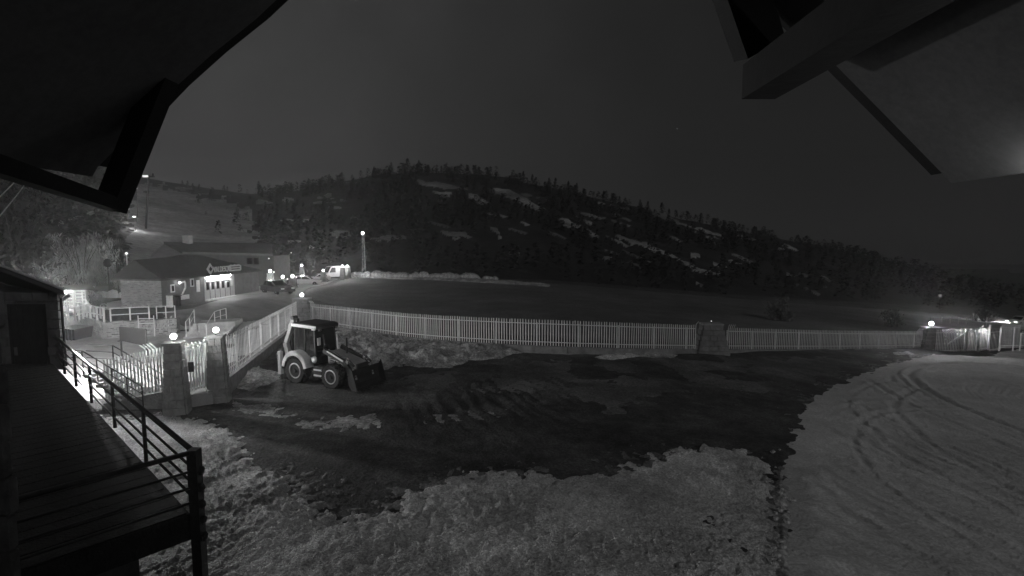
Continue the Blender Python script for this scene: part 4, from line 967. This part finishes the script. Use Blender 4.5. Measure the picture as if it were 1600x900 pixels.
bushy('bush', 'small dark bush between the kiosk and the white sacks', 'bush', 145, 486, 42.0, 2.0, 1.9, 1300, M['bush'], 3, .1)
TL = ['frosty pale shrub above the hut roof, brightest of the lit trees', 'tall frosty tree with pale feathery twigs left of the ticket building', 'pale feathery tree tucked close behind the tallest frosty tree', 'small frosty shrub next to the flagpole', 'low pale tree over the snowy hut roof edge']
for k, (u, vb, y, w, h_, n) in enumerate(((78, 455, 50, 3.4, 4.2, 2000), (130, 452, 52, 4.6, 6.0, 3000), (152, 446, 56, 4.0, 5.6, 2200), (190, 452, 54, 2.0, 2.6, 700), (55, 450, 46, 2.6, 2.6, 1200))):
    bushy('frosty_tree', TL[k], 'tree', u, vb, y, w, h_, n, M['frost'], 40 + k, .26)
for k, (u, vb, y, w, h_) in enumerate(((98, 452, 60, 3.0, 4.5), (178, 440, 64, 3.2, 6.0), (30, 455, 40, 6.0, 9.0))):
    bushy('dark_conifer', ('dark gap filling conifer between the two frosty shrubs', 'dark conifer behind the frosty trees beside the ski lift', 'large black conifer behind the dark hut at the left edge')[k], 'tree', u, vb, y, w, h_, 1600, M['needle'], 60 + k, .3)
tlp = thing('tree_flood_lamp', 'flood lamp on a short post hidden behind the hut roof', 'lamp', tuple(PY(60, 470, 42)))
p = PY(66, 452, 40); glow(p, 3200, .17); MB().sphere(p, .16, 10, 8).build('bulb', M['lampgate'], tlp, True); MB().tube([p - Vector((0, 0, .15)), Vector((p.x, p.y, 0))], .05, 6).build('post', M['dkmetal'], tlp)
fp = thing('flagpole', 'thin pole with small lamp rising left of the ticket building roof', 'pole', tuple(PY(197.5, 440, 50)))
a_ = PY(197.5, 396, 50); MB().tube([(a_.x, 50, 1), a_], .05, 6).build('pole', M['white2'], fp); MB().sphere(a_, .13, 8, 6).build('lamp_globe', M['dim'], fp)
for k, (u, v0, v1, y) in enumerate(((168, 411, 452, 52), (182, 409, 448, 52))):
    t = thing('lamp_post', ('unlit post with round head among the frosty trees', 'thin unlit post with crossbar left of the flagpole')[k], 'post', tuple(PY(u, v1, y)))
    a_ = PY(u, v0, y); MB().tube([(a_.x, y, .8), a_], .06, 6).build('pole', M['board'], t)
    if k == 0: MB().sphere(a_, .45, 10, 6, (1, .4, 1)).build('head', M['board'], t)
    else: MB().bar(a_ - Vector((.5, 0, 0)), a_ + Vector((.5, 0, 0)), .08).build('crossbar', M['board'], t)

# ------------------------------------------------------------------ ski lift and slope lights
def gz(u, v, y): p = PY(u, v, y); return Vector((p.x, y, float(max(T(p.x, y), HZ(p.x, y) if y > float(np.interp(u, FU, FY)) else -99))))
lt = thing('lift_tower', 'tall slim ski lift tower with crossbar and bright lamp', 'lift tower', tuple(gz(231, 380, 135)))
a_ = PY(232.5, 273, 135); b_ = gz(229, 380, 135)
MB().tube([b_, a_], [.28, .2], 8).build('mast', M['dkmetal'], lt, True); MB().bar(PY(218, 276, 135), PY(241, 276, 135), .35).build('crossbar', M['dkmetal'], lt)
MB().box(tuple(PY(227, 275.3, 134.6)), (1.3, .3, .45)).build('lamp', M['dim'], lt)
for u in (221, 239): MB().bar(PY(u, 276, 134.7), PY(u, 271, 134.7), .25).build('wheel_arm', M['dkmetal'], lt)
MB().box(tuple(PY(228.5, 300, 134.6)), (1.2, .5, .5)).build('ladder_box', M['dkmetal'], lt)
for k, (u, v0, v1, y) in enumerate(((200, 326, 352, 140), (213, 294, 304, 160))):
    t = thing('slope_lamp_post', ('thin slope light pole left above the lit snow patch', 'tiny slope light below the lift tower crossbar')[k], 'lamp post', tuple(gz(u, v1, y)))
    a_ = PY(u, v0, y); b_ = gz(u, v1, y); MB().tube([b_, a_], .12, 6).build('pole', M['dkmetal'], t); MB().sphere(a_, .3, 8, 6).build('lamp_globe', M['dim'], t)
h_ = hillhit(214, 362)
if h_ is not None:
    t = thing('snow_flood', 'short flood lamp pole lighting a bright patch of the ski slope', 'lamp post', tuple(h_))
    p = Vector((h_.x + 1.5, h_.y - 2.5, h_.z + 3.4)); MB().tube([Vector((p.x, p.y, h_.z - 2)), p], .08, 6).build('pole', M['dkmetal'], t)
    MB().box((p.x - .1, p.y, p.z), (.5, .4, .15)).build('lamp_head', M['head'], t); glow((p.x - .1, p.y, p.z - .3), 2600, .15)

# ------------------------------------------------------------------ road lamps on pillars, mast, cars, van
RL = [(422, 424, 441, 66, 'lit lamp pillar at the left of the road, nearest the ticket building'), (442, 436, 449, 64, 'lit lamp pillar directly behind the dark parked car'),
      (457, 432, 456, 62, 'lit lamp pillar standing right of the dark parked car'), (471.5, 415, 430, 92, 'highest lit lamp pillar over the pale estate car'),
      (505, 423, 433, 86, 'lit lamp pillar between the estate car and the van'), (535, 416, 431, 92, 'left one of the two close lamp pillars beside the van'), (542.5, 416, 431, 95, 'right one of the two close lamp pillars beside the van')]
for u, v0, v1, y, lb in RL:
    a_ = PY(u, v0, y); zb = Tf(a_.x, y); h = max(a_.z - zb - .35, 1.0)
    pillar('lamp_pillar', lb, a_.x, y, zb, h, .55, .9, lamp='lampfar', lr=.2, dt=.5, db=.8, group='lit lamp pillars along the road', watts=6000)
for (u, v, y) in ((428, 425, 66), (449, 436, 64), (463, 433, 62), (420, 404, 70), (455, 395, 85)):
    a_ = PY(u, v, y); zb = Tf(a_.x, y)
    t = thing('dim_bollard_light', {428: 'small dim light right of the lamp pillar nearest the ticket building', 449: 'small dim light right of the lamp behind the dark car', 463: 'small dim light right of the pillar beside the dark car', 420: 'tiny high light over the ticket building roof end', 455: 'tiny highest light floating above the car park lamps'}[u], 'lamp', (a_.x, y, zb))
    MB().tube([(a_.x, y, zb), a_], .035, 6).build('pole', M['dkmetal'], t); MB().sphere(a_, .1, 8, 6).build('bulb', M['dim'], t)
mt = thing('lattice_mast', 'tall lattice light mast with one bright lamp on top', 'light mast', (PY(568, 432, 98).x, 98, 0))
a_ = PY(568, 366, 98); zt = a_.z; w = .36
lm = MB()
for sx, sy in ((-1, -1), (1, -1), (0, 1)): MB().tube([(a_.x + sx * w, 98 + sy * w, 0), (a_.x + sx * w * .4, 98 + sy * w * .4, zt)], .05, 5).build('leg', M['rock'], mt)
for k in range(16):
    z0, z1 = zt * k / 16, zt * (k + 1) / 16; s_ = 1 if k % 2 else -1; lm.bar((a_.x - s_ * w * .8, 98 - w, z0), (a_.x + s_ * w * .8, 98 - w, z1), .05)
    lm.bar((a_.x - w * .8, 98 - w, z1), (a_.x + w * .8, 98 - w, z1), .04)
lm.build('lattice', M['rock'], mt); glow((a_.x - .1, 97.8, zt + .2), 350, .31); MB().sphere((a_.x - .1, 97.8, zt + .2), .3, 10, 8).build('lamp_globe', M['mast'], mt, True)

def car(label, loc, rz, L_, W_, H_, body, name='parked_car', van=False, group=None, cat='car'):
    t = thing(name, label, cat, loc, rz, group); w = W_ / 2
    if van: prof = [(-L_/2, .35), (L_/2, .35), (L_/2, .95), (L_/2 - .75, 1.15), (L_/2 - 1.35, H_ - .12), (L_/2 - 1.8, H_), (-L_/2 + .05, H_), (-L_/2, H_ - .2)]
    else: prof = [(-L_/2, .32), (L_/2, .30), (L_/2 + .02, .62), (L_/2 - .12, .78), (L_/2 - 1.15, .95), (-L_/2 + .5, 1.0), (-L_/2 + .02, .92)]
    MB().prism([(x, -w, z) for x, z in prof], (0, 2 * w, 0)).build('body', M[body], t, local=True, bevel=.05)
    if not van:
        cab = [(L_/2 - 1.2, .94), (L_/2 - 1.95, H_ - .06), (L_/2 - 2.3, H_), (-L_/2 + .75, H_ - .02), (-L_/2 + .35, 1.0)]; iw = w - .12
        MB().prism([(x, -iw, z) for x, z in cab], (0, 2 * iw, 0)).build('cabin', M[body], t, local=True, bevel=.06)
        wq = [(L_/2 - 1.45, .98), (L_/2 - 2.0, H_ - .12), (L_/2 - 2.7, H_ - .09), (L_/2 - 2.7, 1.0)]; wq2 = [(L_/2 - 2.78, 1.0), (L_/2 - 2.78, H_ - .09), (-L_/2 + .85, H_ - .1), (-L_/2 + .55, 1.03)]
        for sg in (-1, 1):
            for wpoly in (wq, wq2): MB().prism([(x, sg * (iw + .004), z) for x, z in wpoly], (0, sg * .012, 0)).build('window', M['glass'], t, local=True)
        MB().prism([(L_/2 - 1.26, -iw + .1, .99), (L_/2 - 1.26, iw - .1, .99), (L_/2 - 1.93, iw - .16, H_ - .1), (L_/2 - 1.93, -iw + .16, H_ - .1)], (.03, 0, .03)).build('windscreen', M['glass'], t, local=True)
        MB().prism([(-L_/2 + .40, -iw + .1, 1.05), (-L_/2 + .40, iw - .1, 1.05), (-L_/2 + .74, iw - .16, H_ - .12), (-L_/2 + .74, -iw + .16, H_ - .12)], (-.03, 0, .02)).build('rear_window', M['glass'], t, local=True)
    else:
        MB().prism([(L_/2 - .82, -w + .12, 1.2), (L_/2 - .82, w - .12, 1.2), (L_/2 - 1.36, w - .2, H_ - .2), (L_/2 - 1.36, -w + .2, H_ - .2)], (.05, 0, .03)).build('windscreen', M['glass'], t, local=True)
        for sg in (-1, 1): MB().prism([(x, sg * (w + .004), z) for x, z in ((L_/2 - 1.0, 1.2), (L_/2 - 1.5, H_ - .25), (L_/2 - 2.2, H_ - .25), (L_/2 - 2.2, 1.2))], (0, sg * .012, 0)).build('window', M['glass'], t, local=True)
    for sx in (-L_/2 + .8, L_/2 - .85):
        for sg in (-1, 1):
            wh = MB().lathe([(.2, -.11), (.31, -.11), (.33, 0), (.31, .11), (.2, .11)], (sx, sg * (w - .08), .32), 'y', 14).build('wheel', M['tyre'], t, True, local=True)
            MB().lathe([(.06, -.01), (.2, .01), (.19, .03)], (sx, sg * (w - .08) + sg * .1, .32), 'y', 12).build('rim', M['rim'], wh, local=True)
    for sg in (-1, 1):
        MB().box((L_/2 - .02, sg * (w - .28), .68), (.1, .34, .14)).build('headlight', M['litter'], t, local=True)
        MB().box((-L_/2 + .0, sg * (w - .2), .82), (.08, .2, .2)).build('tail_light', M['board'], t, local=True)
    return t
cp = G(434, 459); car('dark hatchback parked on the road with a shining roof beside the lamp pillars', (cp.x, cp.y, cp.z), R(-35), 4.0, 1.75, 1.45, 'card')
cp = G(478, 446); car('pale estate car parked under the highest lamp pillar', (cp.x, cp.y, cp.z), R(12), 4.5, 1.8, 1.5, 'carm')
cp = G(497, 441); car('small pale car with a bright headlamp right of the estate car', (cp.x, cp.y, cp.z), R(215), 3.9, 1.7, 1.45, 'carm')
cp = G(524, 435); car('white van facing the camera beside the twin lamp pillars', (cp.x, cp.y, cp.z), R(-135), 5.2, 2.0, 2.35, 'carm', 'white_van', True, cat='van')
cz = PY(1593, 507.5, 88); car('white car lit on the slope at the far right edge', (cz.x, cz.y, cz.z), R(196), 4.3, 1.8, 1.5, 'carw')
hs_ = bpy.data.lights.new('headlight_beam', 'SPOT'); hs_.energy = 14000; hs_.spot_size = R(70); hs_.spot_blend = .8; hs_.shadow_soft_size = .1
ho_ = bpy.data.objects.new('headlight_beam', hs_); COL.objects.link(ho_); ho_.location = (cz.x - 2.4, cz.y - .75, cz.z + .75); ho_.rotation_euler = Vector((.96, .05, .10)).to_track_quat('Z', 'Y').to_euler()
for k_, o_ in enumerate([c_ for c_ in bpy.data.objects if c_.name.startswith('headlight') and c_.type == 'MESH' and c_.parent and abs(c_.parent.location.x - cz.x) < .1]): o_.data.materials.clear(); o_.data.materials.append(M['spot'])
cm = MB().box((cz.x + 3, cz.y + 2, cz.z - 1.0), (16, 12, 2.0)); setp(cm.build('embankment', M['dirt'], None), kind='structure')

# boulders / ploughed heap along the far kerb of the car park
LBL = 'lump of dirty ploughed snow in the ridge along the far kerb'
for k in range(34):
    u = 556 + k * 6.6 + random.uniform(-1.5, 1.5); v = float(np.interp(u, [556, 600, 700, 780], [430, 432, 437, 442])); y = 97 - (u - 556) * .02
    p = PY(u, v, y); s_ = random.uniform(.55, 1.0) * (1.0 if u < 740 else .6)
    m_ = MB().sphere((0, 0, 0), s_, 9, 6, (1.3, 1.0, random.uniform(.7, 1.15)), .22); o_ = m_.build('snow_lump', M['dsnow'], None, True)
    o_.location = (p.x, y, Tf(p.x, y) + s_ * .35); setp(o_, LBL, 'snow lump', 'ploughed snow ridge beyond the car park')
# bushes and far light behind the right fence
bushy('bush', 'broad pale bare bush behind the fence right of the wedge pillar', 'bush', 1213, 512, 58, 3.6, 3.4, 2400, M['bush'], 81, .16)
bushy('bush', 'round bare bush behind the fence left of the road gate lamp', 'bush', 1392, 513, 62, 2.8, 2.2, 1500, M['bush'], 82, .14)
bushy('bush', 'low faint bush beyond the right gate under the dark slope', 'bush', 1536, 504, 84, 4.0, 2.4, 900, M['bush'], 83, .2)
fl = thing('far_lamp', 'small faint round light hanging over the road gate', 'lamp', tuple(gz(1469, 500, 110)))
a_ = PY(1469, 462, 110); b_ = gz(1469, 500, 110); MB().tube([Vector((a_.x, 110, b_.z - 2)), a_], .06, 6).build('pole', M['mblack'], fl); MB().sphere(a_, .3, 10, 8).build('lamp_globe', emit('faint_lamp', .25), fl)
for k, u in enumerate((1446, 1462, 1475, 1488, 1500, 1532)):
    p = PY(u + 10, 500, 75); zb = Tf(p.x, 75); t = MB().tube([(p.x, 75, zb), (p.x, 75, p.z + .4)], .06, 6).build('marker_post', M['white2'], None)
    setp(t, 'thin white marker post on the road beyond the right gate', 'post', 'marker posts along the far road')
sheet('road', None, 4, .6, M['plaza'], .04, .6, .4, .02, 170, poly=[tuple(PZ(u, v, z).xy) for u, v, z in ((1455, 509, -6.5), (1610, 503, -9.5), (1720, 506, -10), (1720, 520, -8.5), (1460, 520, -5))], lift=.06)
st_ = MB().sphere(PY(1058, 201, 5000), 4.0, 8, 6).build('star', emit('star', 1.0), None); setp(st_, 'single bright star in the dark sky above the hill', 'star')

# ------------------------------------------------------------------ backhoe loader
bo = PZ(465, 598, 0); bf = PZ(521, 607, 0); th_ = math.atan2(bf.y - bo.y, bf.x - bo.x); mid = (bo + bf) / 2
lf = Vector((-math.sin(th_), math.cos(th_), 0)); og = mid + lf * .88
bh = thing('backhoe_loader', 'backhoe loader parked on the yard with raised rear boom and front bucket', 'backhoe loader', (og.x, og.y, 0), th_)
def B(m_, name, mt_, parent=None, smooth=False, bevel=0): return m_.build(name, M[mt_], parent or bh, smooth, True, bevel)
for x, r_ in ((-1.12, .62), (1.1, .56)):
    for sg in (-1, 1):
        yc = sg * .82; pf = [(r_ * .56, -.2), (r_ * .93, -.22), (r_, -.14), (r_, .14), (r_ * .93, .22), (r_ * .56, .2)]
        tm = MB().lathe(pf, (x, yc, r_), 'y', 28)
        for k in range(20):
            an = 2 * math.pi * k / 20
            for s2 in (-1, 1):
                a2 = an + s2 * .08; c_, s_ = math.cos(a2), math.sin(a2); e2 = an + .22
                tm.bar((x + c_ * r_ * 1.0, yc + s2 * .03, r_ + s_ * r_ * 1.0), (x + math.cos(e2) * r_, yc + s2 * .2, r_ + math.sin(e2) * r_), .06, .07, up=(c_, 0, s_))
        tm.v = [(a_, b_, max(c_, .0)) for a_, b_, c_ in tm.v]
        wh = B(tm, 'wheel', 'tyre', smooth=False)
        ri = MB().lathe([(r_ * .57, -.10), (r_ * .60, .10), (r_ * .52, .12), (r_ * .46, .02), (r_ * .25, .0), (r_ * .22, .07), (.05, .08)] if sg > 0 else [(r_ * .57, .10), (r_ * .60, -.10), (r_ * .52, -.12), (r_ * .46, -.02), (r_ * .25, 0), (r_ * .22, -.07), (.05, -.08)], (x, yc + sg * .11, r_), 'y', 24)
        B(ri, 'rim', 'rim', wh)
        B(MB().lathe([(r_ * .2, 0), (r_ * .16, sg * .06)], (x, yc + sg * .19, r_), 'y', 12), 'hub', 'mblack', wh)
# chassis, bonnet
B(MB().box((0, 0, .72), (3.3, .7, .42)), 'chassis', 'mblack', bevel=.03)
bon = [(.35, 1.0), (2.0, .82), (2.05, 1.0), (1.95, 1.12), (.42, 1.55), (.35, 1.55)]
B(MB().prism([(x, -.42, z) for x, z in bon], (0, .84, 0)), 'bonnet', 'yellow', bevel=.04)
for k in range(4): B(MB().bar((.55, -.435, 1.06 + k * .1), (1.25 - k * .1, -.435, .98 + k * .1), .02, .035), 'vent', 'mblack')
B(MB().box((2.06, 0, .95), (.08, .7, .3)), 'grille', 'mblack')
B(MB().box((.22, -.72, .66), (.62, .34, .5)), 'step_box', 'steel', bevel=.03)
for k in range(2): B(MB().box((.22, -.90, .5 + k * .26), (.5, .05, .07)), 'step', 'ypale')
# fenders: arcs over the rear wheels
for sg in (-1, 1):
    fm = MB(); pr2 = []
    for k in range(13):
        an = R(172 - k * 13.5); pr2.append((-1.12 + .80 * math.cos(an), .66 + .86 * math.sin(an)))
    for (x0, z0), (x1, z1) in zip(pr2, pr2[1:]):
        y0, y1 = sg * .62, sg * 1.06
        fm.hexa([(x0, y0, z0), (x1, y0, z1), (x1, y1, z1), (x0, y1, z0), (x0, y0, z0 + .05), (x1, y0, z1 + .05), (x1, y1, z1 + .05), (x0, y1, z0 + .05)])
        xi0, zi0, xi1, zi1 = -1.12 + (x0 + 1.12) * .80, .66 + (z0 - .66) * .80, -1.12 + (x1 + 1.12) * .80, .66 + (z1 - .66) * .80
        fm.hexa([(x0, y1 - .03, z0), (x1, y1 - .03, z1), (xi1, y1 - .03, zi1), (xi0, y1 - .03, zi0), (x0, y1, z0), (x1, y1, z1), (xi1, y1, zi1), (xi0, y1, zi0)])
    B(fm, 'fender', 'ypale')
# cab
cz0, cz1 = 1.25, 2.62
for (x, y) in ((-1.5, -.66), (-.78, -.70), (-.12, -.66), (-1.5, .66), (-.78, .7), (-.12, .66)):
    B(MB().bar((x, y, cz0 - .2), (x + (.06 if x < -1 else -.1 if x > -.5 else 0), y * .94, cz1), .06 if abs(x + .78) > .1 else .035), 'cab_post', 'mblack')
B(MB().box((-.8, 0, 1.12), (1.4, 1.3, .36)), 'cab_floor', 'mblack', bevel=.03)
rf_ = B(MB().prism([(x, -.70, z) for x, z in ((-1.68, 2.62), (.02, 2.58), (.04, 2.72), (-.2, 2.80), (-1.5, 2.84), (-1.68, 2.78))], (0, 1.4, 0)), 'cab_roof', 'mblack', bevel=.03)
B(MB().prism([(x, -.715, z) for x, z in ((-1.62, 2.65), (-.02, 2.61), (-.02, 2.74), (-1.62, 2.80))], (0, .02, 0)), 'roof_band', 'white', rf_)
B(MB().box((-.1, -.78, 2.62), (.2, .06, .1)), 'work_light', 'litter', rf_)
for x0, x1 in ((-1.46, -.8), (-.75, -.2)):
    for sg in (-1, 1): B(MB().prism([(x0, sg * .672, 1.32), (x1, sg * .672, 1.32), (x1, sg * .64, 2.58), (x0, sg * .64, 2.58)], (0, sg * .01, 0)), 'window', 'glass')
B(MB().prism([(-.13, -.62, 1.5), (-.13, .62, 1.5), (-.23, .58, 2.58), (-.23, -.58, 2.58)], (.012, 0, 0)), 'windscreen', 'glass')
B(MB().prism([(-1.50, -.62, 1.4), (-1.50, .62, 1.4), (-1.44, .58, 2.58), (-1.44, -.58, 2.58)], (.012, 0, 0)), 'rear_window', 'glass')
B(MB().sphere((-.02, -.86, 1.22), .15, 10, 6, (1, .6, 1.1)), 'fuel_cap', 'white', smooth=True)
B(MB().tube([(.05, -.7, 1.9), (.32, -.88, 2.15)], .02, 6), 'mirror_arm', 'mblack'); B(MB().box((.35, -.9, 2.1), (.05, .2, .34), .2), 'mirror', 'litter')
B(MB().tube([(.95, .22, 1.4), (.95, .22, 2.15)], .045, 8), 'exhaust', 'mblack'); B(MB().tube([(.32, .3, 1.5), (.25, .3, 2.25)], .04, 6), 'air_intake', 'white2')
# loader arms and bucket
for sg in (-1, 1):
    y = sg * .56
    B(MB().bar((.28, y, 1.62), (1.55, y, 1.18), .12, .2), 'loader_arm', 'mblack'); B(MB().bar((1.5, y, 1.2), (2.15, y, .5), .12, .19), 'loader_arm', 'mblack')
    B(MB().bar((.55, y + sg * .07, 1.62), (1.5, y + sg * .07, 1.24), .03, .07), 'arm_stripe', 'ypale')
    B(MB().tube([(.45, y, .95), (1.0, y, 1.15)], .06, 8), 'lift_cylinder', 'mblack'); B(MB().tube([(1.0, y, 1.15), (1.45, y, 1.2)], .03, 8), 'lift_rod', 'chrome')
    B(MB().tube([(1.7, y, 1.35), (2.1, y, 1.05)], .05, 8), 'tilt_cylinder', 'mblack'); B(MB().bar((2.0, y, .95), (2.2, y, .45), .07, .1), 'tilt_link', 'yellow')
    B(MB().bar((1.62, y, 1.05), (1.78, y, 1.4), .08, .14), 'bell_crank', 'yellow')
B(MB().box((1.95, 0, .82), (.12, 1.2, .14)), 'cross_tube', 'mblack')
bk_ = MB(); sec = [(2.2, .92), (2.12, .6), (2.18, .25), (2.35, .07), (2.65, .05)]; sec2 = [(x + (.03 if k < 3 else 0), z + (.03 if k > 1 else 0)) for k, (x, z) in enumerate(sec)]
for (x0, z0), (x1, z1) in zip(sec, sec[1:]):
    dx, dz = x1 - x0, z1 - z0; l_ = math.hypot(dx, dz); nx, nz_ = -dz / l_ * .04, dx / l_ * .04
    bk_.hexa([(x0, -.98, z0), (x1, -.98, z1), (x1, 0.98, z1), (x0, 0.98, z0), (x0 + nx, -.98, z0 + nz_), (x1 + nx, -.98, z1 + nz_), (x1 + nx, 0.98, z1 + nz_), (x0 + nx, 0.98, z0 + nz_)])
bu = B(bk_, 'bucket', 'mblack')
for sg in (-1, 1): B(MB().prism([(2.2, sg * .98, .92), (2.12, sg * .98, .6), (2.18, sg * .98, .25), (2.35, sg * .98, .07), (2.65, sg * .98, .05), (2.32, sg * .98, 1.12)], (0, sg * .03, 0)), 'side_plate', 'mblack', bu)
for k in range(8): B(MB().box((2.7, -.88 + k * .25, .06), (.2, .07, .05)), 'tooth', 'steel', bu)
# rear boom, dipper, stabilisers
B(MB().box((-1.95, 0, .78), (.25, 2.0, .34)), 'rear_frame', 'mblack', bevel=.03)
B(MB().bar((-2.05, -.45, .9), (-2.3, -.45, 1.75), .2, .24, up=(1, 0, 0)), 'boom', 'yellow'); B(MB().bar((-2.3, -.45, 1.7), (-1.72, -.4, 3.05), .16, .2, up=(1, 0, 0)), 'boom', 'yellow')
B(MB().bar((-1.74, -.42, 3.0), (-2.35, -.42, 1.55), .11, .14, up=(1, 0, 0)), 'dipper', 'mblack')
B(MB().tube([(-2.12, -.28, 1.2), (-1.98, -.28, 2.2)], .06, 8), 'boom_cylinder', 'mblack'); B(MB().tube([(-1.98, -.28, 2.2), (-1.8, -.3, 2.85)], .03, 8), 'boom_rod', 'chrome')
B(MB().lathe([(.1, -.14), (.1, .14)], (-1.73, -.41, 3.02), 'y', 10), 'boom_pin', 'steel')
rb_ = MB(); 
for (x0, z0, x1, z1) in ((-2.5, 1.45, -2.75, 1.15), (-2.75, 1.15, -2.62, .8), (-2.62, .8, -2.3, .78)): rb_.bar((x0, -.42, z0), (x1, -.42, z1), .5, .05)
B(rb_, 'rear_bucket', 'steel')
for sg in (-1, 1):
    B(MB().bar((-2.1, sg * .98, .35), (-2.1, sg * .98, 1.45), .17, .17), 'stabiliser_leg', 'ypale'); B(MB().bar((-2.1, sg * .98, .03), (-2.1, sg * .98, .4), .1, .1), 'stabiliser_ram', 'chrome'); B(MB().box((-2.1, sg * .98, .03), (.34, .3, .06)), 'stabiliser_foot', 'steel')
B(MB().box((-.75, .1, 1.5), (.45, .5, .12)), 'seat', 'mblack'); B(MB().box((-.98, .1, 1.85), (.1, .5, .65)), 'seat_back', 'mblack')
B(MB().lathe([(.17, -.015), (.2, 0), (.17, .015)], (-.42, .1, 1.85), 'x', 14), 'steering_wheel', 'mblack')

for sg in (-1, 1):
    B(MB().tube([(.5, sg * .48, 1.62), (.9, sg * .5, 1.6), (1.3, sg * .52, 1.42), (1.7, sg * .5, 1.42)], .018, 6), 'hose', 'mblack')
    B(MB().tube([(-2.05, sg * .12 - .4, 1.3), (-2.4, sg * .14 - .4, 1.9), (-2.15, sg * .14 - .4, 2.35)], .018, 6), 'hose', 'mblack')
    B(MB().box((.02, sg * .5, 2.56), (.08, .16, .11)), 'work_light', 'chrome', rf_)
B(MB().tube([(-1.55, -.35, 2.82), (-1.55, -.35, 2.98)], .06, 8), 'beacon', 'mblack', rf_)

# loose clods by the snow edge
for k in range(26):
    u = random.uniform(1203, 1240); v = random.uniform(700, 890); p = G(u, v); s_ = random.uniform(.025, .085)
    o_ = MB().sphere((0, 0, 0), s_, 7, 5, (1.2, 1, .8), .25).build('snow_clod', M['dsnow'], None, True); o_.location = (p.x, p.y, p.z + .13)
    setp(o_, 'loose snow clod on the seam between rough and groomed snow', 'snow clod', 'clods along the snow seam')

# ------------------------------------------------------------------ night haze
HAZE = 0.0012
hz = MB().box((0, 330, 35), (1400, 900, 190)); 
hm = bpy.data.materials.new('haze'); hm.use_nodes = True; ht = hm.node_tree
for n in list(ht.nodes): ht.nodes.remove(n)
ho = ht.nodes.new('ShaderNodeOutputMaterial'); hv = ht.nodes.new('ShaderNodeVolumePrincipled')
hv.inputs['Density'].default_value = HAZE; hv.inputs['Color'].default_value = (.9, .9, .9, 1); hv.inputs['Anisotropy'].default_value = 0.75
ht.links.new(hv.outputs[0], ho.inputs['Volume'])
ob = hz.build('haze', hm, None); ob['kind'] = 'stuff'
